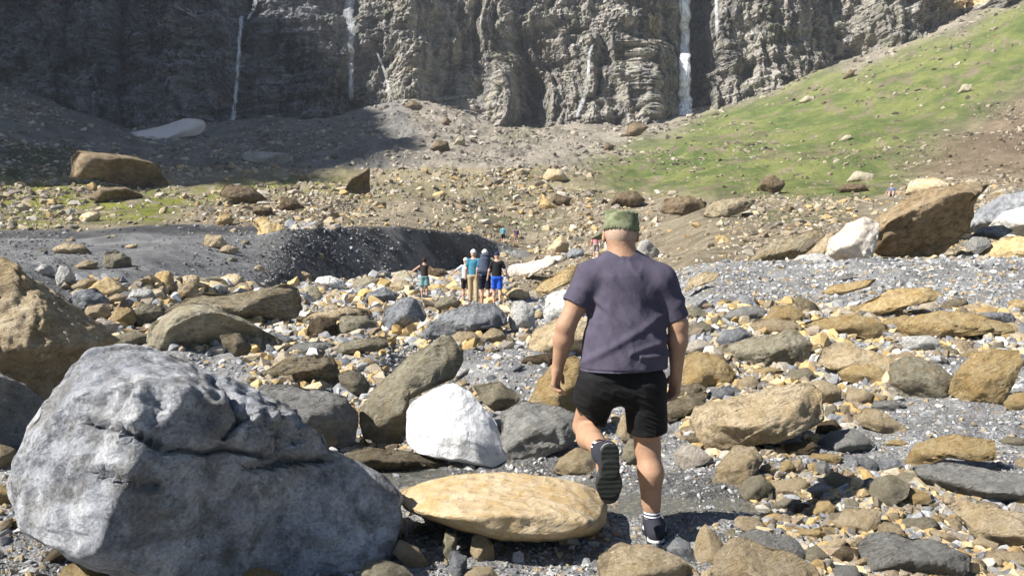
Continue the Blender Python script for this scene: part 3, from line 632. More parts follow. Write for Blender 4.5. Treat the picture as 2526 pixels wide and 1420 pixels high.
boulder|tan|smooth tan slab between the flaky brown boulder and the white leaning one|1945 640 2000 590 2060 570 2050 600 2035 645 1980 650|d=26 top=.6
boulder|grey|long blue grey slab at the right edge behind the massive brown boulder|2388 575 2420 520 2480 480 2580 450 2580 545 2470 560|d=29 top=.6
boulder|white|white boulder at the right edge below the long blue grey slab|2443 565 2480 520 2530 510 2590 530 2580 585 2490 582|d=27 top=.5
rock|grey|grey stone below the white boulder at the right edge|2398 585 2420 560 2470 555 2492 570 2460 592|d=25.5 top=.5
boulder|ochre|orange yellow boulder at the right edge behind the gravel crest|2422 640 2450 600 2500 580 2590 590 2590 650 2450 655|d=23.5 top=.5
rock|slate|round grey stone right of the massive brown boulder|2378 605 2400 583 2430 585 2442 605 2410 632|d=24
rock|tan|rounded tan boulder peeping over the massive brown boulder|2238 480 2250 445 2300 435 2342 460 2300 490|d=33 top=.4
boulder|pink|long pale slab with a shaded front right of the boy in blue shorts|1248 692 1255 655 1330 640 1395 625 1397 642 1330 667 1290 695|top=.45 T=1.1 tx=.2
rock|tan|pointed tan rock behind the long pale slab|1338 628 1365 595 1385 580 1405 600 1402 623 1360 632|left=.5
boulder|ochre|brownish yellow slab in front of the long pale slab|1298 732 1340 690 1400 660 1432 650 1432 692 1370 712 1330 738|top=.5
rock|grey|pale green grey stone left of the man's shoulder|1396 628 1410 612 1440 615 1442 634 1405 638|top=.5
boulder|slate|dark grey slab right of the man's head|1562 630 1580 595 1600 590 1627 620 1622 642 1590 638|top=.1 tx=.5
rock|brown|dark tan rock right of the woman in a teal skirt|1043 684 1050 660 1095 662 1112 682 1080 694|
rock|white|white rock beside the stream left of the woman|768 704 785 682 820 680 852 695 842 714 790 718|top=.5
rock|tan|small triangular tan rock left of the white stream rock|733 692 745 668 765 675 772 692|
boulder|ochre|tan boulder tipping over the edge of the dark bank|630 602 640 570 620 545 650 535 700 560 716 580 710 607 680 617 650 614|d=43 top=.45 left=.3
rock|ochre|round yellow rock on the rubble left of the tipping tan boulder|533 547 545 525 570 530 574 550 545 558|
rock|brown|brown rock just above the tipping tan boulder|623 524 640 508 670 515 677 532 640 535|
rock|brown|dark brown triangular rock on the rubble above the dark bank|688 518 695 485 725 490 752 512 710 522|
rock|tan|tan rock on the terrace left of the tipping tan boulder|500 602 510 578 545 580 560 602 530 614|
rock|tan|flat tan rock below the tan rock on the terrace|538 618 560 602 590 612 577 628|
boulder|brown|huge dark block with a vertical face on the far left grass|190 445 192 400 205 378 260 380 330 385 385 400 400 440 408 470 350 475 300 455 240 445|base=466 top=.07 left=.06 right=.05 tx=.35 ty=-.9 T=1.4 rough=.7
boulder|brown|low dark boulder in front of the huge dark block|222 494 250 465 310 460 347 480 332 497 260 499|tx=.3 ty=-.9 T=1.2 top=.15
boulder|brown|brown boulder on the grass right of the huge dark block|543 484 560 455 620 460 657 490 640 507 590 499|
boulder|brown|dark wedge shaped boulder in the middle of the far meadow|848 474 865 440 912 412 912 472 880 484|tx=.4 ty=-.9 top=.1 T=1.2
boulder|tan|sunlit tan topped boulder on the far meadow right of the dark wedge|1338 442 1350 415 1385 418 1402 442 1370 450|left=.5
rock|ochre|leaning yellow slab on the rubble left of the man's cap|1328 512 1335 475 1357 495 1382 515 1350 520|
boulder|brown|brown boulder right of the leaning yellow slab|1350 502 1370 478 1410 488 1402 510|
boulder|brown|brown grey boulder at the foot of the green slope right of the cap|1628 524 1640 490 1700 482 1742 500 1740 524 1690 534|tx=.5 ty=-.2
boulder|schist|long olive boulder right of the brown grey one under the green slope|1733 534 1750 500 1800 488 1862 495 1842 517 1790 539|tx=.5 ty=-.2
boulder|brown|brown boulder above the man's cap|1503 512 1520 475 1570 472 1592 495 1560 514|
boulder|brown|dark boulder at the lower edge of the green slope|1868 469 1880 440 1910 432 1937 455 1920 479|
boulder|brown|flat dark boulder on the green slope above the massive brown boulder|2063 468 2090 452 2130 455 2142 472 2100 477|
rock|olive|grey stone on the green slope above the flat dark boulder|2088 449 2110 420 2152 430 2152 447|
boulder|brown|round brown boulder on the sunlit scree cone|1058 369 1080 345 1105 350 1112 372 1080 377|
boulder|olive|small brown boulder right of the round one on the scree cone|1118 359 1130 335 1146 340 1148 360|
boulder|brown|rock crowning the tip of the scree cone under the cliff|996 264 1018 247 1044 262 1030 274|
boulder|brown|dark stone on the right side of the scree cone below its tip|1088 304 1100 288 1117 300 1100 312|
boulder|slate|flat dark slab in the shade on the scree left of the cone|588 392 610 375 720 376 720 402 640 407|tx=.4
boulder|olive|grey stone high on the green slope near the cliff|1968 252 1990 235 2012 240 2000 254|
boulder|olive|lone stone on the upper right of the green slope|2363 230 2375 208 2399 210 2390 227|
boulder|brown|dark stone at the top left edge of the green slope|2078 195 2095 173 2108 175 2104 192|
boulder|olive|pale stone low in the middle of the green slope|2068 347 2090 330 2102 335 2090 349|
boulder|brown|brown stone left of the green slope below the thin waterfall|1488 372 1495 350 1517 360 1510 374|
rock|tan|rough tan stone seen between the walking man's legs|1518 1065 1535 1018 1562 1030 1574 1072 1540 1095|base=1095
rock|olive|olive stone behind the man's standing knee|1530 1130 1550 1080 1600 1090 1600 1140 1560 1150|
rock|grey|pale grey wedge shaped stone on top of the big rough tan boulder's left end|1742 985 1755 962 1800 948 1812 962 1808 985 1770 992|top=.5
rock|brown|flat brown stone in the shadow right of the big rough tan boulder|1928 1118 1940 1095 2000 1085 2020 1100 1990 1118 1950 1124|top=.5
rock|olive|small square olive stone right of the big rough tan boulder|2036 1028 2038 1002 2062 998 2068 1024 2050 1032|
rock|tan|small cubic stone touching the small square olive stone|2070 1028 2070 1000 2096 998 2098 1024 2085 1030|
rock|brown|brown knobbly stone above the flat dark grey stone|2012 1070 2018 1042 2058 1032 2072 1050 2062 1070 2030 1076|
rock|tan|small tan stone right of the hollow topped stone|1872 1172 1878 1150 1898 1140 1922 1156 1905 1177|
rock|ochre|small upright orange stone in the row above the flat topped tan stone|1922 1165 1928 1140 1946 1130 1962 1150 1948 1168|
rock|tan|small pointed tan stone beside the small upright orange stone|1950 1166 1955 1136 1976 1128 1985 1160 1965 1170|
rock|ochre|small bright orange stone near the pointed tan stone|1984 1166 1988 1144 2010 1138 2020 1158 2005 1168|
rock|slate|small grey upright stone below the flat dark grey stone|2012 1178 2014 1142 2036 1134 2052 1165 2040 1180|
rock|ochre|thin reddish orange slab just below the flat dark grey stone|1996 1136 2005 1120 2055 1116 2082 1130 2060 1142 2010 1140|top=.6
rock|olive|olive stone between the smooth tan boulder and the blocky pale grey one|1978 1392 1985 1360 2012 1342 2042 1366 2034 1396 2000 1400|
rock|slate|flat grey stone at the bottom edge left of the blocky pale grey boulder|2052 1430 2062 1395 2110 1392 2126 1425 2100 1440|top=.6
rock|olive|flat olive tan rock in front of the broad olive brown boulder's right end|828 868 838 845 900 832 948 830 955 858 890 874|top=.5
rock|slate|low grey rock left of the flat olive tan rock|690 868 715 848 790 840 832 852 815 872 730 874|top=.5
rock|brown|dark splintered stone below the large pale tan boulder|1278 900 1300 878 1370 868 1425 884 1350 904|top=.5 strat=1
rock|tan|cubic tan stone just left of the woman in a teal skirt|958 724 962 700 1000 690 1022 708 1010 728|
rock|olive|olive stone right of the white stream rock|866 712 875 690 912 680 948 692 942 714|top=.5
rock|grey|grey stone below the cubic tan stone near the stream|898 744 908 722 948 708 988 726 965 748|top=.5
rock|tan|small tan block at the edge of the stream above the reddish slabs|826 746 832 728 878 722 888 742 860 750|
rock|pink|pinkish stone just right of the man's right sleeve|1678 876 1690 850 1722 835 1764 850 1755 872 1710 880|top=.5
rock|olive|grey olive stone above the pinkish stone by the man's sleeve|1688 830 1698 805 1732 790 1766 810 1745 832|top=.5
rock|tan|small tan stone right of the rounded yellow rock|1812 962 1820 938 1850 925 1874 942 1855 964|
rock|ochre|thin orange slab under the long pale olive slab|1828 928 1840 912 1900 904 1938 914 1890 928|top=.6
rock|olive|flat pale stone between the thin orange slab and the knobbly boulder|1935 940 1945 918 1990 905 2014 925 1975 944|top=.6
rock|slate|low dark stone under the right end of the knobbly boulder|2150 1008 2158 990 2205 984 2236 1002 2195 1016|
boulder|schist|olive layered slab between the man's right hand and the big rough boulder|1640 985 1665 955 1720 942 1745 955 1720 975 1670 990|top=.5
rock|tan|tan rock at the right edge of the lower frame above the thin pale slab|2395 1345 2420 1325 2460 1335 2455 1358 2420 1362|
rock|grey|blue grey stone on the gravel left of the smooth orange rock|2160 1150 2175 1128 2215 1130 2225 1148 2195 1160|top=.5
rock|olive|greenish flat stone on the gravel right of the smooth orange rock|2465 1092 2490 1075 2526 1080 2530 1095 2495 1100|top=.7
rock|ochre|flat ochre pebble on the gravel above the smooth orange rock|2185 1098 2200 1085 2230 1085 2238 1096 2210 1102|top=.7
boulder|brown|pinkish brown rock at the foot of the cliff left of the green slope|1540 335 1550 305 1575 300 1600 315 1570 340|
"""
CRK = [(7, .09, [(235,1010),(330,1050),(390,1085),(470,1108),(560,1112),(640,1135)]), (6, .06, [(240,1130),(320,1165),(400,1190)]), (6, .07, [(520,930),(570,975),(600,1040),(560,1085)]), (8, .08, [(600,1175),(700,1150),(815,1150)]), (8, .03, [(280,870),(330,930),(300,1000)])]
for ln in ROCKS.strip().split('\n'):
    nm, mt, lb, pt, op = ln.split('|'); kw = {}
    for q in op.split():
        k_, v_ = q.split('=')
        if k_ == 'mat': mt = v_
        elif k_ == 'ang': kw['layer_ang'] = float(v_)
        else: kw[k_] = float(v_)
    if mt == 'big': kw['crk'] = CRK
    rock(nm, lb, mt, pp(pt), **kw)
HB = [(min(p[0] for p in h[0]), min(p[1] for p in h[0]), max(p[0] for p in h[0]), max(p[1] for p in h[0]), h[0]) for h in HERO]

# stone templates (faceted hulls)
def hull_template(seed, n=16, flat=.7):
    R_ = np.random.default_rng(seed); p = R_.normal(size=(n, 3)); p /= np.linalg.norm(p, axis=1)[:, None]
    p *= R_.uniform(.75, 1.05, (n, 1)); p *= [1, R_.uniform(.6, .9), R_.uniform(.4, flat)]
    bm = bmesh.new(); [bm.verts.new(q) for q in p]; bmesh.ops.convex_hull(bm, input=bm.verts)
    for v in [v for v in bm.verts if not v.link_faces]: bm.verts.remove(v)
    bm.verts.index_update(); bm.verts.ensure_lookup_table()
    V = np.array([v.co[:] for v in bm.verts]); Fc = np.array([[q.index for q in f.verts] for f in bm.faces if len(f.verts) == 3]); bm.free()
    return V, Fc
TPL = [hull_template(i, 12+i % 3*3) for i in range(9)]
PAL = {k: np.array(v) for k, v in dict(
    gravel=[(.30,.305,.315),(.38,.385,.39),(.21,.215,.23),(.40,.39,.38),(.48,.47,.45),(.30,.25,.18),(.24,.245,.25),(.36,.28,.17)],
    dark=[(.13,.132,.14),(.17,.172,.18),(.23,.23,.235),(.09,.09,.095),(.27,.26,.24)],
    field=[(.34,.285,.20),(.27,.23,.175),(.38,.315,.21),(.33,.28,.21),(.42,.38,.32),(.18,.145,.105),(.24,.215,.18),(.38,.27,.13),(.22,.17,.115)],
    scree=[(.25,.22,.18),(.33,.295,.24),(.17,.145,.115),(.40,.355,.29),(.13,.11,.09)],
    slope=[(.20,.165,.12),(.12,.10,.07),(.27,.23,.17),(.34,.30,.235),(.10,.085,.06)]).items()}
CA = np.zeros(TU.shape)
_p = np.stack([TU, TV], -1); e1 = _p[1:, :-1]-_p[:-1, :-1]; e2 = _p[:-1, 1:]-_p[:-1, :-1]
CA[:-1, :-1] = np.abs(e1[..., 0]*e2[..., 1]-e1[..., 1]*e2[..., 0])
inview = (TU > -400) & (TU < 2950) & (TV < 1560) & (TV > -20)
front = np.zeros_like(CA); front[:-1] = (TV[1:]-TV[:-1] < 0)
vis = np.minimum.accumulate(TV, 0) >= TV-6; CA *= inview*vis*(front > 0)
zone_far = (TY > 46) | ((TU > 1250) & (TY > 22)) 
zones = {'gravel': GRAV & ~TERR, 'dark': (TERR | BANK), 'field': zone_far & ~SCREE, 'scree': SCREE & zone_far, 'slope': (G_R) | BROWN}
zones['field'] = zones['field'] & ~zones['slope'] & ~BANK; zones['scree'] = zones['scree'] & ~zones['slope']
zones['mid'] = ~(zones['gravel'] | zones['dark'] | zones['field'] | zones['scree'] | zones['slope'])
PAL['mid'] = np.concatenate([PAL['field']*.92+.03, PAL['gravel'][:4], PAL['gravel'][:3]])
DN = np.zeros(TU.shape, bool)
for q_ in ([(1650,770),(1900,740),(2150,770),(2600,760),(2600,900),(2330,880),(2180,1000),(2080,1060),(1900,1150),(1660,1130)], [(1860,1180),(2280,1160),(2600,1250),(2600,1460),(1700,1460),(1850,1330)], [(140,690),(700,700),(1250,690),(1330,860),(880,880),(300,860)], [(600,880),(900,900),(1300,1000),(1250,1120),(700,1100)]): DN |= inpoly(TU+wob*20, TV+wob2*8, q_)
FN = np.zeros(TU.shape, bool)
for q_ in ([(1640,620),(2700,620),(2700,755),(2200,765),(1900,735),(1640,760)], [(2180,1010),(2600,1010),(2600,1140),(2250,1130)], [(1560,1180),(1860,1180),(1860,1300),(1560,1300)]): FN |= inpoly(TU, TV, q_)
def scatter(n, w):
    p = (CA*w).ravel(); p = p/p.sum(); i = RNG.choice(p.size, n, p=p); r, q = np.divmod(i, NC)
    y = np.exp(np.log(rr[r])+RNG.uniform(0, 1, n)*(math.log(rr[1]/rr[0])))-YO
    t = tt[q]+RNG.uniform(0, 1, n)*(tt[1]-tt[0]); x = (y+YO)*t*.92
    return x, y, TZ[r, q]
def rotm(n, tilt=.5):
    a = RNG.uniform(0, 6.283, n); b = RNG.normal(0, tilt, n); c_ = RNG.normal(0, tilt, n)
    ca, sa, cb, sb, cc_, sc_ = np.cos(a), np.sin(a), np.cos(b), np.sin(b), np.cos(c_), np.sin(c_)
    Rz = np.zeros((n, 3, 3)); Rz[:, 0, 0] = ca; Rz[:, 0, 1] = -sa; Rz[:, 1, 0] = sa; Rz[:, 1, 1] = ca; Rz[:, 2, 2] = 1
    Rx = np.zeros((n, 3, 3)); Rx[:, 0, 0] = 1; Rx[:, 1, 1] = cb; Rx[:, 1, 2] = -sb; Rx[:, 2, 1] = sb; Rx[:, 2, 2] = cb
    Ry = np.zeros((n, 3, 3)); Ry[:, 1, 1] = 1; Ry[:, 0, 0] = cc_; Ry[:, 0, 2] = sc_; Ry[:, 2, 0] = -sc_; Ry[:, 2, 2] = cc_
    return Rz@Rx@Ry
def stuffmat():
    q = NT('loose_stones', .9); va = q.n('ShaderNodeVertexColor'); va.layer_name = 'Col'; v = q.coord()
    c0 = q.mix(1, va.outputs[0], q.ramp(q.noise(v, 55, 5, .7), [(.3, .7), (.5, 1.0), (.7, 1.25)]), 'MULTIPLY')
    c0 = q.mix(1, c0, q.ramp(q.noise(v, 2.2, 6, .75), [(.3, .72), (.5, 1.0), (.7, 1.25)]), 'MULTIPLY')
    return q.done(c0, q.bump(q.noise(v, 18, 7, .8), .02))
M['stones'] = stuffmat()
def stuff(name, label, zone, n, px, sig, lo, hi, w=None, bury=.12, tilt=.45):
    x, y, z = scatter(n, zones[zone]*(1 if w is None else w))
    s = np.clip(px*np.exp(RNG.normal(0, sig, n)), lo, hi)/F_PX*np.maximum(y, 1)*.5
    Rm = rotm(n, tilt); pal = PAL[zone]; VV_, FF_, CC_ = [], [], []; o_ = 0
    ti = RNG.integers(0, len(TPL), n)
    for k in range(len(TPL)):
        m = np.where(ti == k)[0]; V0, F0 = TPL[k]
        Vk = np.einsum('nij,vj->nvi', Rm[m], V0)*s[m][:, None, None]
        Vk += np.stack([x[m], y[m], z[m]+s[m]*bury], -1)[:, None, :]
        VV_.append(Vk.reshape(-1, 3)); FF_.append((F0[None]+(np.arange(len(m))*len(V0))[:, None, None]+o_).reshape(-1, 3)); o_ += len(m)*len(V0)
        cc_ = pal[RNG.integers(0, len(pal), len(m))]*RNG.uniform(.75, 1.25, (len(m), 1)); CC_.append(np.repeat(cc_, len(V0), 0))
    me = mesh_np(name, np.concatenate(VV_), np.concatenate(FF_), M['stones'], False, np.concatenate(CC_))
    o = link(name, me); tag(o, label, 'stones', None, 'stuff'); return o
dens = np.clip(fbm(TX/np.clip(Dq*.12, .4, 12), TY/np.clip(Dq*.2, .5, 25), 0, 3, 201)+.75, .12, 2)
stuff('gravel', 'grey pebbles and gravel covering the near stream bed and right bank', 'gravel', 62000, 8.5, .5, 3.5, 28, 1+1.2*(TY > 12))
stuff('pebbles', 'larger loose stones strewn among the foreground boulders', 'gravel', 2600, 26, .4, 12, 55, dens*~FN)
PAL['tanpile'] = np.concatenate([PAL['field']*1.1, [(.52,.38,.18),(.46,.34,.19),(.55,.44,.27),(.40,.28,.12)], PAL['gravel'][:3]]); zones['tanpile'] = DN & ~BANK
stuff('rubble', 'tan and ochre broken stones piled between the near boulders', 'tanpile', 9000, 28, .48, 10, 66, None, .1, .55)
stuff('shingle', 'dark shingle on the left terrace and the dark bank', 'dark', 12000, 4.5, .6, 2, 20, dens*(1+.4*BANK))
stuff('rubble', 'sunlit tan and grey rubble covering the valley floor', 'field', 24000, 8.5, .62, 3, 42, dens)
stuff('rubble', 'tan and white rubble between the boulders in the middle distance', 'mid', 12000, 12, .65, 4, 50, dens)
stuff('scree', 'brown grey scree below the cliff', 'scree', 24000, 5.5, .65, 2, 30, dens)
stuff('slope_stones', 'small brown stones dotted over the green slope', 'slope', 8500, 6.5, .6, 2.5, 24, dens*dens*(1+1.0*BROWN), .05)

# separate medium stones
def stone_mesh(seed, mat):
    V, Fc = ico(3); R_ = np.random.default_rng(seed); sc = np.array([1, R_.uniform(.6, .9), R_.uniform(.42, .7)])
    P0 = V.copy()
    for _ in range(11):
        n_ = R_.normal(size=3); n_ /= np.linalg.norm(n_); h_ = R_.uniform(.55, .85); dd = P0@n_; P0 -= np.outer(np.maximum(dd-h_, 0)*.96, n_)
    P0 *= sc; nn = V/np.linalg.norm(V, axis=1)[:, None]
    P0 += nn*(.05*fbm(V[:, 0]*2.5+seed, V[:, 1]*2.5, V[:, 2]*2.5, 3, seed)+.02*ridged(V[:, 0]*5, V[:, 1]*5, V[:, 2]*8+seed, 2, seed))[:, None]
    return mesh_np('rock', P0, Fc, M[mat], True)
SM = {m_: [stone_mesh(40+7*i+len(m_), m_) for i in range(4)] for m_ in ('tan', 'olive', 'ochre', 'grey', 'white', 'brown', 'schist')}
LM = [(500,1150,'the huge pale boulder'),(1120,1050,'the bright white rock'),(1240,1250,'the smooth yellow slab'),(1030,950,'the triangular olive boulder'),(540,810,'the broad olive brown boulder'),(90,800,'the tall tan boulder at the left edge'),
(650,740,'the long sloping layered slab'),(1000,775,'the round blue grey boulder'),(1150,790,'the flat boulder under the hikers'),(1047,690,'the woman in a teal skirt'),(1225,690,'the boy in blue shorts'),(1285,780,'the speckled white boulder'),(1390,760,'the man\'s left elbow'),
(1540,780,'the walking man'),(1870,1030,'the big rough yellow tan boulder'),(1740,910,'the rounded yellow rock by the man\'s elbow'),(1890,860,'the long pale olive slab'),(2090,805,'the long orange slab on the gravel'),(2350,800,'the long layered tan slab'),(2430,930,'the tall leaning tan boulder'),
(2280,940,'the large grey olive boulder'),(2350,1110,'the smooth orange rock'),(2440,1200,'the wide flat grey slab'),(2250,1375,'the blocky pale grey boulder'),(1890,1390,'the large smooth tan boulder'),(1600,1400,'the rough tan rock by the planted foot'),(2270,550,'the massive brown boulder'),(2100,595,'the white leaning boulder'),
(2090,705,'the lone flat orange stone'),(300,420,'the huge dark block'),(670,575,'the tan boulder on the bank edge'),(1000,600,'the dark shaded bank'),(415,320,'the snow patch'),(583,170,'the narrow left waterfall'),(1688,200,'the broad waterfall'),(1450,200,'the thin curved waterfall'),(865,150,'the hazy waterfall'),
(1020,260,'the tip of the scree cone'),(1530,540,'the man\'s cap'),(1370,430,'the sunlit boulder on the meadow'),(880,450,'the dark wedge shaped boulder'),(600,480,'the brown boulder on the far grass'),(200,610,'the flat tan stone on the terrace'),(290,640,'the rounded stone on the terrace lip'),(160,680,'the upright white stone'),
(1320,650,'the long pale slab beside the boy'),(1790,510,'the long olive boulder under the slope'),(1900,455,'the dark boulder at the slope foot'),(2200,470,'the seated person'),(2380,220,'the lone stone on the upper slope'),(1265,580,'the far hikers'),(2090,1080,'the flat dark grey stone'),(1820,1160,'the tan stone with a hollow top'),(760,900,'the flaky olive boulder'),(760,1030,'the grey boulder behind the huge one'),(200,480,'the left meadow'),(1930,625,'the flaky brown boulder')]
USED = set()
CNAME = dict(tan='tan', olive='olive grey', ochre='orange yellow', grey='blue grey', white='white', brown='dark brown', schist='layered brown')
def medium(zone, n, px, sig, lo, hi, mats, where, name, cat, w=None):
    k = 0; tries = 0
    while k < n and tries < 40:
        tries += 1; x, y, z = scatter(60, zones[zone]*(1 if w is None else w))
        for i in range(60):
            if k >= n: break
            u, v = proj(x[i], y[i], z[i]); s_ = float(np.clip(px*math.exp(random.gauss(0, sig)), lo, hi))
            if 1340 < u < 1720 and 480 < v < 1400 or (1010 < u < 1270 and 600 < v < 790) or u < -10 or u > 2540 or v > 1425: continue
            if any(b[0]*.85+b[2]*.15-s_*.25 < u < b[2]*.85+b[0]*.15+s_*.25 and b[1]+s_*.2 < v < b[3]+s_*.42 for b in HB): continue
            r_ = s_/F_PX*y[i]*.5; m_ = random.choice(mats)
            o = bpy.data.objects.new(name, random.choice(SM[m_])); COL.objects.link(o)
            o.location = (x[i], y[i], z[i]+.12*r_); o.scale = (r_, r_, r_*random.uniform(.8, 1.2)); o.rotation_euler = (random.gauss(0, .35), random.gauss(0, .35), random.uniform(0, 6.28))
            for u0_, v0_, ln_ in sorted(LM, key=lambda q: (q[0]-u)**2+4*(q[1]-v)**2):
                sz_ = 'large' if s_ > px*1.2 else 'small' if s_ < px*.85 else 'middling'
                dr_ = ('right of' if u > u0_ else 'left of') if abs(u-u0_) > 1.6*abs(v-v0_) else ('below' if v > v0_ else 'above')
                lb_ = f'{sz_} {CNAME[m_]} {cat} {dr_} {ln_}'
                if lb_ not in USED: break
            USED.add(lb_); tag(o, lb_, cat, f'{cat}s {where}')
            HB.append((u-s_*.5, v-s_*.5, u+s_*.5, v+s_*.3, None)); k += 1
medium('tanpile', 240, 64, .32, 36, 115, ['tan','ochre','olive','tan','schist','grey'], 'in the piles between the near boulders', 'rock', 'rock')
medium('mid', 70, 40, .35, 24, 70, ['tan','olive','ochre','grey','white','tan'], 'in the rubble of the middle distance', 'rock', 'rock')
medium('gravel', 46, 50, .3, 32, 85, ['tan','olive','grey','ochre','tan','white'], 'lying on the grey gravel', 'rock', 'rock', ~FN)
medium('field', 46, 28, .35, 15, 55, ['tan','olive','ochre','brown','schist'], 'on the far valley floor', 'boulder', 'boulder')
medium('slope', 26, 15, .3, 10, 30, ['brown','olive'], 'on the green slope', 'boulder', 'boulder')
medium('scree', 34, 17, .3, 10, 28, ['brown','olive'], 'on the scree below the cliff', 'boulder', 'boulder')
medium('dark', 24, 20, .3, 12, 34, ['olive','grey','tan'], 'on the dark terrace', 'rock', 'rock')
# ---------------- figures: signed-distance bodies meshed with surface nets ----------------
class SDF:
    def __init__(s, lo, hi, h):
        s.h = h; s.lo = np.array(lo, float); s.n = np.ceil((np.array(hi)-s.lo)/h).astype(int)+1
        s.F = np.full(s.n, 1.0, np.float32)
    def _box(s, lo, hi):
        a = np.clip(np.floor((lo-s.lo)/s.h).astype(int), 0, s.n-1); b = np.clip(np.ceil((hi-s.lo)/s.h).astype(int)+1, 1, s.n)
        if (b <= a).any(): return None
        g = [s.lo[i]+s.h*np.arange(a[i], b[i]) for i in range(3)]
        X = np.meshgrid(*g, indexing='ij'); return tuple(slice(a[i], b[i]) for i in range(3)), X
    def add(s, d, sl, k):
        A = s.F[sl]
        if k > 0:
            h_ = np.clip(.5+.5*(A-d)/k, 0, 1); s.F[sl] = A*(1-h_)+d*h_-k*h_*(1-h_)
        else: s.F[sl] = np.minimum(A, d)
    def cone(s, p, q, r1, r2, k=.02, sc=(1, 1, 1), cut=None, sub=False):
        """tapered limb from p to q; sc squashes the section along the axes"""
        p = np.array(p, float); q = np.array(q, float); sc = np.array(sc, float); m = max(r1, r2)*max(sc)*1.1+k+3*s.h
        bx = s._box(np.minimum(p, q)-m, np.maximum(p, q)+m)
        if bx is None: return
        sl, X = bx; c0 = (p+q)/2
        Y = [(X[i]-c0[i])/sc[i] for i in range(3)]; pp_ = (p-c0)/sc; qq = (q-c0)/sc; e = qq-pp_; L2 = max(e@e, 1e-9)
        t = np.clip(sum((Y[i]-pp_[i])*e[i] for i in range(3))/L2, 0, 1)
        d = np.sqrt(sum((Y[i]-pp_[i]-t*e[i])**2 for i in range(3)))-(r1+(r2-r1)*t)
        d = (d*min(sc)).astype(np.float32)
        if cut is not None:
            for (o, nrm) in cut:
                nrm = np.array(nrm, float)/np.linalg.norm(nrm); d = np.maximum(d, sum((X[i]-o[i])*nrm[i] for i in range(3)).astype(np.float32))
        if sub: s.F[sl] = np.maximum(s.F[sl], -d)
        else: s.add(d, sl, k)
    def chain(s, pts, rs, k=.02, sc=(1, 1, 1), cut=None):
        for i in range(len(pts)-1): s.cone(pts[i], pts[i+1], rs[i], rs[i+1], k, sc, cut)
    def ball(s, c, r, k=.02, sc=(1, 1, 1), sub=False, cut=None): s.cone(c, np.array(c)+1e-5, r, r, k, sc, cut, sub)
    def cutplane(s, o, n):
        n = np.array(n, float)/np.linalg.norm(n); g = [s.lo[i]+s.h*np.arange(s.n[i]) for i in range(3)]
        d = ((g[0]-o[0])*n[0])[:, None, None]+((g[1]-o[1])*n[1])[None, :, None]+((g[2]-o[2])*n[2])[None, None, :]
        s.F = np.maximum(s.F, d.astype(np.float32))
    def mesh(s, name, mat, origin, parent, disp=None, scale=1.0):
        F = s.F; n = F.shape; F = np.pad(F, 1, constant_values=1.0); lo = s.lo-s.h
        I = F < 0; n = np.array(F.shape)-1
        cnt = np.zeros(n, np.int8); sx = np.zeros(tuple(n)+(3,), np.float32)
        cor = [(i, j, k) for i in (0, 1) for j in (0, 1) for k in (0, 1)]
        vw = lambda A, c_: A[c_[0]:c_[0]+n[0], c_[1]:c_[1]+n[1], c_[2]:c_[2]+n[2]]
        tot = sum(vw(I, c_).astype(np.int8) for c_ in cor); act = np.argwhere((tot > 0) & (tot < 8))
        if len(act) == 0: return None
        ax, ay, az = act.T; acc = np.zeros((len(act), 3)); m = np.zeros(len(act))
        for c1 in cor:
            for a in range(3):
                if c1[a]: continue
                c2 = list(c1); c2[a] = 1
                f1 = F[ax+c1[0], ay+c1[1], az+c1[2]]; f2 = F[ax+c2[0], ay+c2[1], az+c2[2]]
                x_ = (f1 < 0) != (f2 < 0); t = np.where(x_, f1/np.where(x_, f1-f2, 1), 0)
                p = np.zeros((len(act), 3)); p[:] = c1; p[:, a] += t; acc += p*x_[:, None]; m += x_
        V = lo+s.h*(act+acc/m[:, None]); idx = np.full(tuple(n), -1, np.int64); idx[ax, ay, az] = np.arange(len(act))
        Q = []
        for a in range(3):
            b, c_ = (a+1) % 3, (a+2) % 3
            sl1 = [slice(1, n[i]) for i in range(3)]; sl2 = list(sl1); sl1[a] = slice(0, n[a]); sl2[a] = slice(1, n[a]+1)
            f1, f2 = I[tuple(sl1)], I[tuple(sl2)]; e = np.argwhere(f1 != f2); s0 = f1[tuple(e.T)]
            g0 = e.copy(); g0[:, b] += 1; g0[:, c_] += 1
            def at(db, dc):
                q_ = g0.copy(); q_[:, b] -= db; q_[:, c_] -= dc; return idx[tuple(q_.T)]
            q_ = np.stack([at(0, 0), at(1, 0), at(1, 1), at(0, 1)], 1)
            q_[~s0] = q_[~s0][:, ::-1]; Q.append(q_)
        Q = np.concatenate(Q); Q = Q[(Q >= 0).all(1)]
        if disp is not None: V = disp(V)
        me = mesh_np(name, V-np.array(origin), Q, mat, True)
        return link(name, me, parent)
def flat(name, col, rough=.85, bumpn=None, sss=0):
    q = NT(name, rough); v = q.coord(); n = q.noise(v, 14, 5, .6); c0 = q.mix(1, col, q.ramp(n, [(.3, .82), (.55, 1.0), (.75, 1.15)]), 'MULTIPLY')
    if sss: q.b.inputs['Subsurface Weight'].default_value = sss; q.b.inputs['Subsurface Scale'].default_value = .01; q.b.inputs['Subsurface Radius'].default_value = (1, .35, .2)
    return q.done(c0, q.bump(q.noise(v, bumpn or 90, 4), .002 if not bumpn else .006))
M['skin'] = flat('skin', (.36,.215,.14), .6, None, .05); M['skin2'] = flat('skin_pale', (.55,.33,.23), .55)
M['shirt'] = flat('shirt_cotton', (.072,.064,.094), .95); M['shorts'] = flat('shorts_black', (.006,.006,.007), .8)
M['shoe'] = flat('shoe_knit', (.026,.027,.038), .85); M['sole'] = flat('sole_rubber', (.022,.024,.022), .8); M['midsole'] = flat('midsole', (.55,.55,.52), .7)
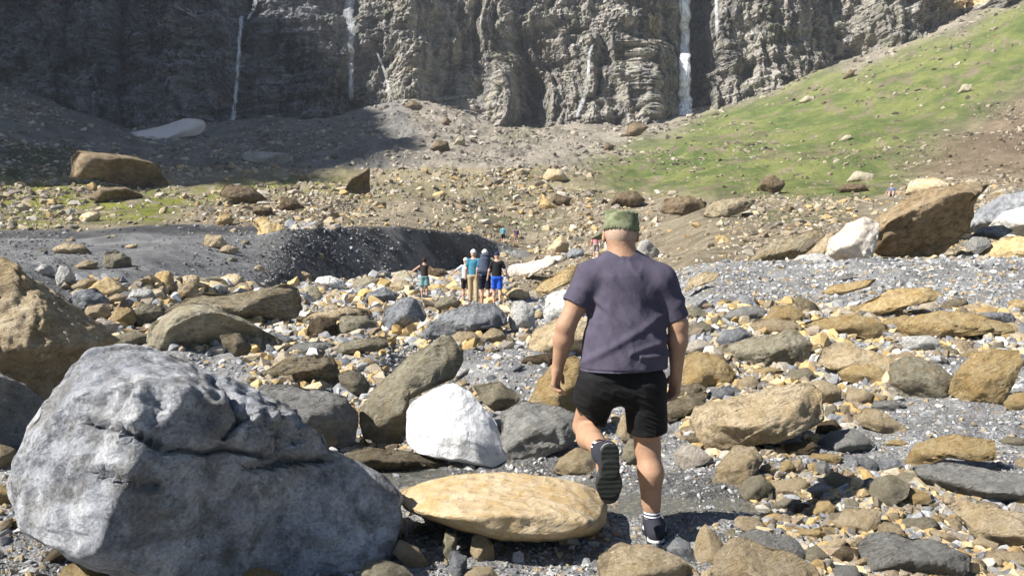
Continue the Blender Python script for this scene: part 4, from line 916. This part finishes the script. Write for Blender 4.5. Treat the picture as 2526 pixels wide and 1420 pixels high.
M['hair'] = flat('hair_grey', (.40,.28,.21), .8); M['beard'] = flat('beard_grey', (.5,.47,.44), .9); M['eye'] = flat('eye', (.5,.48,.45), .3)
def capmat():
    q = NT('cap_canvas', .95); v = q.coord(); n = q.noise(v, 22, 4, .6)
    return q.done(q.mix(q.ramp(n, [(.4, 0.0), (.6, 1.0)]), (.10,.115,.06), (.20,.215,.135)), q.bump(q.noise(v, 40, 4), .004))
M['cap'] = capmat()
def sockmat(z1):
    q = NT('sock_striped', .9); v = q.coord(); sp = q.n('ShaderNodeSeparateXYZ'); q.l(v, sp.inputs[0]); z = sp.outputs[2]
    st = None
    for a in z1:
        k = q.math('LESS_THAN', q.math('ABSOLUTE', q.math('SUBTRACT', z, a)), .0042); st = k if st is None else q.math('ADD', st, k)
    return q.done(q.mix(st, (.012,.012,.022), (.70,.70,.74)))
# ---- the walking man ----
D0M = float(ground(1618, 1342))
def J(u, v, dd=0.0): return P(u, v, D0M+dd)
px = D0M/F_PX
root = bpy.data.objects.new('person', None); COL.objects.link(root); RO = J(1612, 1345); root.location = RO.tolist()
tag(root, 'man in a purple grey t-shirt, black shorts and olive cap walking away over the stones', 'person')
head = J(1531, 572, .02); neck0 = J(1534, 632, .02); neckb = J(1537, 660, .0)
shL, shR = J(1455, 682, .01), J(1630, 690, .0)
elL, wrL = J(1396, 804, -.02), J(1376, 905, .03); elR, wrR = J(1673, 800, .0), J(1668, 922, .03)
hipL, hipR = J(1487, 930, 0), J(1588, 930, 0)
knL, anL = J(1444, 1050, .17), J(1484, 1112, -.20)
knR, anR = J(1597, 1098, .06), J(1610, 1288, .02)
lo, hi = RO+[-.62, -.62, -.05], RO+[.35, .55, 1.78]
def hand(S, w, fdir, side, curl, pal):
    """palm from wrist w along fdir; side: direction of the thumb; pal: direction the palm faces"""
    f = fdir/np.linalg.norm(fdir); s_ = side-f*(side@f); s_ /= np.linalg.norm(s_); p_ = pal-f*(pal@f)-s_*(pal@s_); p_ /= np.linalg.norm(p_)
    S.cone(w, w+f*.03, .027, .030, .012); 
    for q in (-.026, -.009, .009, .026): S.cone(w+f*.02+s_*q*.7, w+f*.085+s_*q, .016, .0145, .012)
    for i, q in enumerate((.029, .010, -.009, -.027)):
        L = (.062, .070, .065, .050)[i]; b0 = w+f*.088+s_*q
        a1, a2, a3 = curl[i]*.6, curl[i]*1.3, curl[i]*1.8
        p1 = b0+(f*math.cos(a1)+p_*math.sin(a1))*L*.45; p2 = p1+(f*math.cos(a2)+p_*math.sin(a2))*L*.33; p3 = p2+(f*math.cos(a3)+p_*math.sin(a3))*L*.24
        S.chain([b0, p1, p2, p3], [.0098, .0092, .0085, .0075], .003)
    t0 = w+f*.028+s_*.030; t1 = t0+(f*.75+s_*.62+p_*.25)*.038; t2 = t1+(f*.95+s_*.1+p_*.3)*.030
    S.chain([t0-s_*.01, t0, t1, t2], [.016, .0145, .0115, .009], .008)
S = SDF(lo, hi, .004)
# head
S.ball(head+[0, .01, .005], .083, .02, (.92, 1.12, 1.22)); S.ball(head+[-.004, .045, -.055], .055, .03, (1, 1.05, 1))
S.cone(head+[.0, -.01, -.03], neckb, .062, .070, .03, (1, .95, 1)); S.cone(neck0+[0,.0,-.01], shL*.55+neckb*.45+[0,0,.012], .050, .045, .05); S.cone(neck0+[0,0,-.01], shR*.55+neckb*.45+[0,0,.012], .050, .045, .05)
S.cone(head+[-.008, .108, -.005], head+[-.01, .125, -.032], .010, .015, .01)
S.ball(head+[-.008, .105, -.07], .016, .01, (1.5, 1, .6)); S.ball(head+[-.010,.100,-.105], .024, .02)
for sx in (-1, 1): S.ball(head+[sx*.033-.006, .103, .003], .013, 0, sub=True)
for sx in (-1, 1): S.ball(head+[sx*.082, -.0, -.022], .026, .005, (.42, .75, 1.2)); S.ball(head+[sx*.092, -.006, -.020], .014, 0, (.5, .8, 1.2), sub=True)
# torso, arms, legs
ch = J(1540, 720, .0); be = J(1538, 850, .01)
S.cone(ch, be, .150, .150, .05, (1.05, .72, 1)); S.cone(be, (hipL+hipR)/2, .145, .125, .04, (1.05, .72, 1)); S.cone(shL, shR, .062, .062, .05)
for sh, el, wr, sgn in ((shL, elL, wrL, -1), (shR, elR, wrR, 1)):
    S.chain([sh, sh*.5+el*.5, el], [.052, .052, .046], .03)
    S.cone(el, el*.68+wr*.32, .046, .049, .02); S.cone(el*.68+wr*.32, wr, .048, .0285, .02, (1, 1, 1))
hand(S, wrL, np.array([-.12, .10, -1.]), np.array([.45, 1, .1]), (.75, .85, .9, 1.0), np.array([1, -.35, .2]))
hand(S, wrR, np.array([-.05, .25, -1.]), np.array([-.5, 1, .2]), (.5, .6, .7, .8), np.array([-1, -.4, .1]))
S.cone(hipL, knL, .092, .066, .03); S.cone(hipR, knR, .092, .064, .03)
m1 = knR*.66+anR*.34+[0.004, -.026, 0]; S.cone(knR, anR, .052, .034, .03); S.cone(knR*.95+anR*.05+[0,-.01,0], m1, .052, .058, .03); S.cone(m1, anR*.75+knR*.25, .058, .040, .035)
m2 = knL*.66+anL*.34+[-.006, 0, -.016]; S.cone(knL, anL, .050, .035, .02); S.cone(knL*.93+anL*.07, m2, .052, .060, .03); S.cone(m2, anL*.78+knL*.22, .058, .040, .03)
S.ball(anR+[0,0,-.03], .036, .02); S.cone(anR, anR+[.0,.10,-.05], .034, .028, .02)
dL = np.array([.045, .0, -1.]); dL /= np.linalg.norm(dL)                    # sole of the raised foot runs down, toe lowest
S.cone(anL, anL+dL*.12+[.0, .0, 0], .034, .026, .02)
body = S.mesh('body', M['skin'], RO, root)
# hair fringe, beard, eyes
S = SDF(head-.16, head+.16, .004); S.ball(head+[0, .006, .0], .0865, 0, (.94, 1.12, 1.15)); S.cutplane(head+[0, 0, .022], [0, 0, 1]); S.cutplane(head+[0, 0, -.055], [0, .25, -1]); S.cutplane(head+[0,.03,0], [0,1,0]); S.mesh('hair', M['hair'], RO, body)
S = SDF(head-.18, head+.18, .004); S.ball(head+[-.006, .058, -.082], .052, .02, (1.15, .95, .75)); S.ball(head+[-.055, .05, -.055], .028, .02, (.6, .9, 1.2)); S.mesh('beard', M['beard'], RO, body)
for sx in (-1, 1):
    S = SDF(head+[sx*.033-.03, .07, -.03], head+[sx*.033+.03, .13, .03], .003); S.ball(head+[sx*.033-.006, .100, .003], .0115, 0); S.mesh('eye', M['eye'], RO, body)
# cap
S = SDF(head+[-.2, -.15, -.06], head+[.15, .3, .17], .004)
S.cone(head+[.002, .006, .02], head+[.004, .010, .075], .090, .084, 0, (1.0, 1.12, 1)); S.cutplane(head+[0, 0, .101], [0, -.10, 1]); S.cutplane(head+[0, 0, .002], [0, .06, -1])
S.cone(head+[.0, 0, -.05], head+[0, 0, .0], .084, .084, 0, (1, 1.1, 1), sub=True)
def capd(V):
    w = np.clip((V[:, 2]-head[2]-.03)/.06, 0, 1); V = V.copy(); V[:, 2] += .010*w*fbm(V[:, 0]*22, V[:, 1]*22, 0, 2, 5); V[:, 0] += .004*vnoise(V[:, 0]*10, V[:, 1]*20, V[:, 2]*60, 6); return V
cap_ = S.mesh('cap', M['cap'], RO, root, capd)
S = SDF(head+[-.2, -.05, -.1], head+[.12, .3, .08], .004); bd = np.array([-.50, .86, 0.])
S.cone(head+bd*.055+[0,0,.0], head+bd*.150+[0, 0, -.028], .072, .066, 0, (1, 1, .10)); S.mesh('brim', M['cap'], RO, cap_)
# t-shirt
S = SDF(RO+[-.62, -.4, .75], RO+[.35, .4, 1.6], .004)
hemz = J(1536, 918, 0)[2]
top = J(1536, 645, 0.01)
S.cone(J(1543, 712, 0), J(1540, 800, .0), .160, .158, .04, (1.04, .74, .9)); S.cone(J(1540, 800, 0), J(1536, 905, .0), .156, .176, .05, (1.10, .80, .6))
S.cone(J(1536, 850, 0), J(1536, 985, .0), .172, .182, .04, (1.10, .82, .6))
S.cone(shL+[.02, 0, -.005], shR+[-.02, 0, -.005], .068, .068, .05); S.cone(top+[0, .0, .004], top+[0, 0, -.07], .066, .10, .05); S.cone(top+[-.05,0,.0], shL, .05, .06, .05); S.cone(top+[.05,0,.0], shR, .05, .06, .05)
eL = J(1418, 752, -.01); eR = J(1664, 784, .02)
for sh, e_, sg in ((shL, eL, -1), (shR, eR, 1)):
    ax_ = (e_-sh)/np.linalg.norm(e_-sh)
    S.cone(sh, e_+ax_*.04, .073, .070, .035, (1, 1.05, 1), cut=[(e_, ax_)])
    S.cone(e_-ax_*.03, e_+ax_*.06, .060, .064, 0, sub=True)
S.cutplane([0, 0, hemz], [0.03, 0, -1])
S.ball(top+[0, .05, .082], .075, 0, (1.15, 1.0, .5), sub=True)
def shirtd(V):
    V = V.copy(); x, y, z = (V-RO).T; nrm = np.stack([x+.17, (y+.02)*1.6, 0*z], 1); nrm /= np.linalg.norm(nrm, axis=1)[:, None]+1e-9
    zz = (z-.87)/.5
    f = .010*fbm(x*7+zz*2.2, y*5, z*2.2-x*2.0, 2, 300)+.0065*ridged(x*8+zz*2.5, y*4, z*3.2-x*4.0, 2, 302)-.002+.002*fbm(x*22-zz*3, y*10, z*9+x*6, 2, 301)
    diag = .010*np.exp(-((z-.62*x-1.14)/.022)**2)+.009*np.exp(-((z+.75*x-1.0)/.020)**2)+.011*np.exp(-((z-.02*x-.955)/.014)**2)*(x > -.1)+.009*np.exp(-((z-.35*x-1.02)/.016)**2)*(x > -.15)-.006*np.exp(-((z-.885+0*x)/.004)**2)
    am = np.clip(1.25-.6*np.abs(zz-.45), .4, 1)
    return V+nrm*(np.maximum(f*am+diag*(y < .05), -.003)[:, None])
shirt = S.mesh('t_shirt', M['shirt'], RO, root, shirtd)
# shorts
S = SDF(RO+[-.5, -.4, .45], RO+[.3, .5, 1.0], .004)
wz = J(1536, 905, 0)
S.cone(wz+[-.06, 0, .0], wz+[.06, 0, 0], .115, .115, .04, (1, .95, 1)); S.cone(J(1500, 950, .0), J(1580, 950, 0), .115, .115, .04, (1, 1, .9))
hL = J(1447, 1030, .10); hR = J(1596, 1060, .04)
aL = (hL-hipL)/np.linalg.norm(hL-hipL); aR = (hR-hipR)/np.linalg.norm(hR-hipR)
S.cone(J(1478, 940, 0), hL+aL*.05, .108, .104, .04, (1, 1, 1), cut=[(hL-aL*.035, aL*.6+np.array([-.75, 0, -.55])*1.0)])
S.cone(J(1590, 945, 0), hR+aR*.05, .106, .100, .03, (1, 1.05, 1), cut=[(hR, aR)])
S.cone(hR-aR*.03, hR+aR*.08, .088, .092, 0, sub=True)
def shd(V):
    V = V.copy(); V[:, 1] -= .006*ridged(V[:, 0]*9, V[:, 1]*4, V[:, 2]*22+V[:, 0]*9, 2, 310); return V
S.mesh('shorts', M['shorts'], RO, root, shd)
# socks and shoes
S = SDF(anR-.16, anR+.16, .003); kR = (knR-anR)/np.linalg.norm(knR-anR); S.cone(anR+kR*.075, anR+[0,0,-.03], .0415, .038, .01, cut=[(anR+kR*.07, kR)]); S.ball(anR+[0,.0,-.045], .040, .02)
zr = anR[2]-RO[2]; S.mesh('sock', sockmat((zr+.052, zr+.036, zr+.020)), RO, root)
S = SDF(anL-.16, anL+.16, .003); kL = (knL-anL)/np.linalg.norm(knL-anL); S.cone(anL+kL*.055, anL+dL*.02, .0425, .040, .01, cut=[(anL+kL*.05, kL)])
zl = anL[2]-RO[2]; S.mesh('sock', sockmat((zl+.034, zl+.014)), RO, root)
gz_ = RO[2]
def shoe(ank, down, fwd, heel, L=.275):
    """heel: point under the heel on the ground side; fwd: heel-to-toe; down: towards the sole"""
    f = fwd/np.linalg.norm(fwd); d_ = down-f*(down@f); d_ /= np.linalg.norm(d_); r_ = np.cross(f, d_)
    Sx = SDF(heel-.33, heel+.33, .0035)
    H_ = lambda a, b, c_=0: heel+f*a+d_*(-b)+r_*c_
    cutb = [(H_(0, .018), d_)]
    Sx.chain([H_(.035, .045), H_(.10, .045), H_(.18, .036, .004), H_(.235, .030, .002)], [.038, .038, .050, .040], .025, cut=cutb)
    Sx.cone(H_(.045, .045), ank, .036, .044, .025); Sx.cone(H_(.09, .05), ank+f*.02, .034, .042, .03)
    k_ = np.cross(d_, f)
    up_ = Sx.mesh('shoe', M['shoe'], RO, root)
    for nm, mt, a, b, gr in (('midsole', 'midsole', .010, .024, .0015), ('outsole', 'sole', -.004, .0125, .0035)):
        Sx = SDF(heel-.33, heel+.33, .0035)
        ct = [(H_(0, a), d_), (H_(0, b), -d_)]
        Sx.chain([H_(.036, .012), H_(.11, .012, 0), H_(.19, .012, .004), H_(.238, .012, .002)], [.041+gr, .038+gr, .055+gr, .044+gr], .02, cut=ct)
        def tread(V, on=(nm == 'outsole')):
            if not on: return V
            w = (V-heel)@f; h_ = (V-heel)@d_; return V+np.outer((np.sin(w*260) > 0)*(h_ > 0)*.0012, d_)
        Sx.mesh(nm, M[mt], RO, up_, tread)
shoe(anR, np.array([0, 0, -1.]), np.array([.16, 1, 0.02]), J(1618, 1345, -.07))
shoe(anL, np.array([.05, -1., .18]), np.array([.02, .14, -1.]), J(1505, 1098, -.30))

# ---- hikers ----
def hiker(u, v, d, H, label, shirtc, shortc, hatc=None, hairc=(.05,.035,.025), skirt=False, pack=None, arms=(0, 0), long=None, yaw=0, stride=.12, sit=False, group=None, vis=0):
    if d is None: d = float(ground(u, v, 12)); H = H*d/F_PX
    o = P(u, v, d); rt = bpy.data.objects.new('person', None); COL.objects.link(rt); rt.location = o.tolist(); rt.rotation_euler = (0, 0, yaw); tag(rt, label, 'person', group)
    k = H/1.75; h = .012 if d < 40 else .02
    cm = lambda c: M.setdefault(('c', c), flat('cloth', c))
    Zr = np.zeros(3); q = lambda x, y, z: np.array([x, y, z])*k
    hip, ch_, nk, hd = q(0, 0, .92), q(0, .02, 1.30), q(0, .02, 1.50), q(0, .05, 1.63)
    if sit: hip, ch_, nk, hd = q(0, 0, .18), q(0, .05, .55), q(0, .06, .76), q(0, .1, .88)
    S_ = lambda: SDF(q(-.9, -.6, -.1), q(.9, .75, 1.95), h)
    B = S_(); B.ball(hd, .098*k, .02, (.9, 1.05, 1.2)); B.cone(nk-[0,0,.05], hd, .055*k, .05*k, .02)
    B.cone(ch_, hip, .13*k, .13*k, .04, (1.15, .75, 1)); B.ball(hd+q(0, .10, -.02), .016*k, .01)
    legs = []
    for sx, st in ((-1, stride), (1, -stride)):
        hp = q(sx*.09, 0, .88); kn = q(sx*.10, max(st, 0)*.9+.02, .48); an = q(sx*.10, st, .07+(.05 if st < 0 else 0))
        if sit: hp, kn, an = q(sx*.1, 0, .18), q(sx*.14, .42, .42), q(sx*.12, .55, .05)
        B.cone(hp, kn, .080*k, .056*k, .02); B.cone(kn, kn*.6+an*.4+[0, -.012, 0], .052*k, .056*k, .02); B.cone(kn*.6+an*.4, an, .052*k, .035*k, .02); B.cone(an, an+q(0, .13, -.03), .038*k, .032*k, .01); legs.append((hp, kn, an))
    sl_ = []
    for sx, lift in ((-1, arms[0]), (1, arms[1])):
        sh = nk+q(sx*.158, 0, -.09); a1 = lift; e_ = sh+q(sx*(.05+.27*math.sin(a1)), .0, -.28*math.cos(a1)); w_2 = e_+q(sx*(.0+.24*math.sin(a1*1.1)), .07, -.25*math.cos(a1*1.1))
        B.cone(nk-q(0,0,.05), sh, .05*k, .055*k, .03); B.cone(sh, e_, .050*k, .040*k, .02); B.cone(e_, w_2, .040*k, .028*k, .02); B.cone(w_2, w_2+(w_2-e_)*.30, .032*k, .026*k, .01); sl_.append((sh, e_))
    bo = B.mesh('body', M['skin2'], Zr, rt)
    B = S_(); B.cone(ch_, hip+q(0, 0, .04), .150*k, .142*k, .04, (1.08, .78, .9)); B.cone(sl_[0][0], sl_[1][0], .066*k, .066*k, .04)
    if not skirt:
        for sh, e_ in sl_: B.cone(sh, sh*.4+e_*.6, .064*k, .062*k, .02)
    B.cutplane(hip-q(0, 0, .02), [0, 0, -1]); B.cutplane(nk, [0, 0, 1]); B.mesh('shirt' if not skirt else 'top', cm(shirtc), Zr, rt)
    B = S_(); B.cone(hip-q(.04, 0, .0), hip+q(.04, 0, 0), .145*k, .145*k, .03, (1, .9, .8))
    for hp, kn, an in legs:
        e_ = an if long else hp*.25+kn*.75; B.cone(hp, e_, (.115 if skirt else .102)*k, (.15 if skirt else .062 if long else .092)*k, .04)
    B.cutplane(hip+q(0, 0, .03), [0, 0, 1]); 
    if not sit: B.cutplane(q(0, 0, .10 if long else .52), [0, 0, -1])
    B.mesh('skirt' if skirt else 'trousers' if long else 'shorts', cm(shortc), Zr, rt)
    B = S_(); B.ball(hd+q(0, -.012, .02), .108*k, 0, (.92, 1.02, 1.15)); B.cutplane(hd+q(0, .04, .0), [0, 1, -.4])
    if hatc: B.cutplane(hd+q(0, 0, .02), [0, 0, -1]); B.cone(hd+q(0, .05, .04), hd+q(0, .17, .03), .07*k, .06*k, 0, (1, 1, .15)); B.mesh('cap', cm(hatc), Zr, rt)
    else: B.cutplane(hd+q(0, 0, -.07), [0, 0, -1]); B.mesh('hair', cm(hairc), Zr, bo)
    if pack:
        B = S_(); B.cone(ch_+q(0, -.20, .14), ch_+q(0, -.20, -.18), .14*k, .16*k, .02, (1.2, .75, 1)); B.ball(ch_+q(.01, -.19, .28), .12*k, .01, (1.25, .8, .5)); B.cone(ch_+q(-.15, -.22, -.2), ch_+q(.15, -.22, -.2), .09*k, .09*k, .02)
        for sx in (-1, 1): B.cone(ch_+q(sx*.12, -.16, .18), ch_+q(sx*.13, .10, .20), .03*k, .03*k, .01)
        bp = B.mesh('backpack', cm(pack), Zr, None); bp.location = o.tolist(); bp.rotation_euler = (0, 0, yaw); tag(bp, 'large dark blue backpack worn by the hiker walking beside the boy in blue shorts', 'backpack')
    for hp, kn, an in legs:
        B = SDF(an-.25*k, an+.3*k, h); B.cone(an+q(0, -.02, -.03), an+q(0, .16, -.045), .046*k, .042*k, .01); B.mesh('shoe', cm((.12,.11,.11)), Zr, rt)
    return rt
hiker(1047, 734, None, 98, 'dark haired woman in dark top and teal skirt standing apart with arms out', (.035,.028,.026), (.17,.30,.31), None, (.03,.02,.018), skirt=True, arms=(.9, .8), yaw=.15, stride=.04)
hiker(1168, 750, None, 134, 'hiker in turquoise top, white cap and beige trousers left in the walking group', (.05,.20,.29), (.40,.32,.20), (.75,.74,.72), arms=(.1, .15), long=True)
hiker(1196, 754, None, 138, 'hiker in white cap and dark shorts carrying the large backpack', (.04,.14,.24), (.012,.014,.03), (.78,.77,.75), pack=(.06,.075,.115), arms=(.1, .1))
hiker(1226, 752, None, 130, 'boy in black t-shirt, navy cap and bright blue shorts beside the backpack hiker', (.012,.012,.014), (.02,.10,.60), (.02,.025,.07), arms=(.2, .3))
hiker(1149, 744, None, 108, 'child in a pale blue shirt and white cap stretching an arm out to the left', (.42,.50,.60), (.035,.03,.028), (.7,.66,.6), arms=(.85, .1))
for u_, v_, H_, lb, a_, b_, c_ in ((1241, 601, 1.65, 'far hiker in a light blue top on the rubble beyond the dark bank', (.10,.36,.46), (.02,.02,.025), None), (1274, 604, 1.65, 'far hiker in a dark purple top right of the one in light blue', (.09,.05,.10), (.30,.20,.18), None)):
    hiker(u_, v_, float(ground(u_, v_)), H_, lb, a_, b_, c_, arms=(.2, .2))
hiker(1470, 640, 46, 1.6, 'far hiker in a pink top and white hat half hidden behind the man\'s head', (.60,.22,.26), (.30,.26,.24), (.75,.72,.7), arms=(.2, .2))
hiker(2200, 487, 60, 1.75, 'person in grey blue clothes sitting on a stone above the white leaning boulder', (.14,.16,.24), (.10,.12,.18), (.5,.5,.55), sit=True, arms=(.5, .5), yaw=2.6)

# ---------------- waterfalls and snow ----------------
def fallmat(op):
    q = NT('falling_water', .5); v = q.coord(scale=(1, 1, .12)); n = q.noise(v, 1.3, 7, .7, .5); n2 = q.noise(q.coord(scale=(1, 1, .35)), .45, 5, .65, .5)
    va = q.n('ShaderNodeVertexColor'); va.layer_name = 'Col'
    a_ = q.math('MULTIPLY', q.math('ADD', q.ramp(n, [(.40, .0), (.64, 1.0)]), q.math('MULTIPLY', q.ramp(n2, [(.4, 0.0), (.65, 1.0)]), .3)), va.outputs[0])
    a_ = q.math('MINIMUM', q.math('MULTIPLY', a_, op), 1.0); q.l(a_, q.b.inputs['Alpha']); return q.done((.86,.89,.93))
def cliffy(u, v):
    k = int(np.argmin(np.abs(cu-u))); best = None
    uu_, vv_ = proj(CXX[:, k], CYY[:, k], zv); j = int(np.argmin(np.abs(vv_-v))); j2 = slice(max(j-2, 0), j+3)
    return CYY[j2, max(k-2, 0):k+3].min()
def fall(label, path, op):
    V, Cc = [], []; n = 0; pth = []
    for i in range(len(path)-1):
        for k in range(16): t = k/16; pth.append([path[i][j]*(1-t)+path[i+1][j]*t for j in range(3)])
    pth.append(list(path[-1])); ys = [cliffy(p[0], max(p[1], 5)) for p in pth]
    ys = np.minimum.reduce([np.roll(np.pad(ys, 3, mode='edge'), s_)[3:-3] for s_ in (-2, -1, 0, 1, 2)]); m = 14
    for i, (u, v, w) in enumerate(pth):
        hw = w/2/F_PX*400; uu_ = u+w*.15*float(vnoise(i*.22, u, 0, 9))
        for j in range(m):
            a_ = 2*math.pi*j/m; c0 = P(uu_, v, ys[i]-1.0); V.append(c0+[hw*math.cos(a_)*(1+.15*float(vnoise(i*.4, j, 0, 7))), -hw*.45*(1+math.sin(a_)), 0]); Cc.append([float(.05+.95*abs(math.sin(a_))**1.3)*min(1, .45+i/5, .5+(len(pth)-i)/6)]*3)
    Fc = [[i*m+j, i*m+(j+1) % m, (i+1)*m+(j+1) % m, (i+1)*m+j] for i in range(len(pth)-1) for j in range(m)]
    o0 = V[0]; me = mesh_np('waterfall', np.array(V)-o0, Fc, fallmat(op), True, np.array(Cc)); o = link('waterfall', me, loc=list(map(float, o0))); tag(o, label, 'waterfall')
fall('broad bright waterfall at the upper right beside the grass slope', [(1688,-120,30),(1686,0,30),(1690,90,25),(1687,190,28),(1690,250,33),(1690,306,46)], 1.5)
fall('narrow white waterfall in the shadowed left part of the cliff', [(598,40,13),(592,100,11),(588,170,10),(582,240,11),(576,300,15)], .6)
fall('faint slanting trickle above the narrow left waterfall', [(640,-60,12),(628,20,10),(612,48,8)], .6)
fall('hazy waterfall falling from the top edge left of the centre', [(858,-100,30),(862,40,26),(868,110,16),(866,180,14),(868,250,14)], .45)
fall('thin double trickle right of the hazy waterfall', [(930,130,7),(948,175,7),(958,215,8),(960,262,9)], .3)
fall('thin curved waterfall on the sunlit buttress in the middle of the cliff', [(1462,110,6),(1452,140,8),(1451,200,8),(1440,245,9),(1420,290,14)], .55)
fall('faint broken cascade right of the broad waterfall', [(1768,-60,9),(1766,30,10),(1770,80,9)], .5)
def snowmat():
    q = NT('old_snow', .8); v = q.coord(); n = q.noise(v, .25, 6, .7)
    return q.done(q.mix(n, (.50,.44,.42), (.74,.70,.69)), q.bump(q.noise(v, 1.2, 5), .3))
M['snow'] = snowmat()
rock('snow_patch', 'dirty pinkish grey snow patch at the foot of the shaded cliff', 'snow', pp('325 332 360 324 400 314 430 303 450 292 495 292 503 308 500 325 470 335 430 340 400 350 368 355 350 345'), d=330, top=.62, T=1.3, rough=1.3, strat=0)['category'] = 'snow'

# ---------------- air ----------------
def haze():
    bm = bmesh.new(); bmesh.ops.create_cube(bm, size=1.0); me = bpy.data.meshes.new('haze'); bm.to_mesh(me); bm.free()
    o = link('haze', me); o.location = (0, 420, 270); o.scale = (1900, 1000, 620); o['kind'] = 'stuff'; o['label'] = 'thin blue summer haze filling the valley'
    m = bpy.data.materials.new('haze'); m.use_nodes = True; t = m.node_tree; t.nodes.remove(t.nodes['Principled BSDF'])
    v = t.nodes.new('ShaderNodeVolumePrincipled'); v.inputs['Color'].default_value = (.80, .87, 1, 1); v.inputs['Density'].default_value = .00017; v.inputs['Anisotropy'].default_value = .2
    t.links.new(v.outputs[0], t.nodes['Material Output'].inputs['Volume']); me.materials.append(m)
haze()
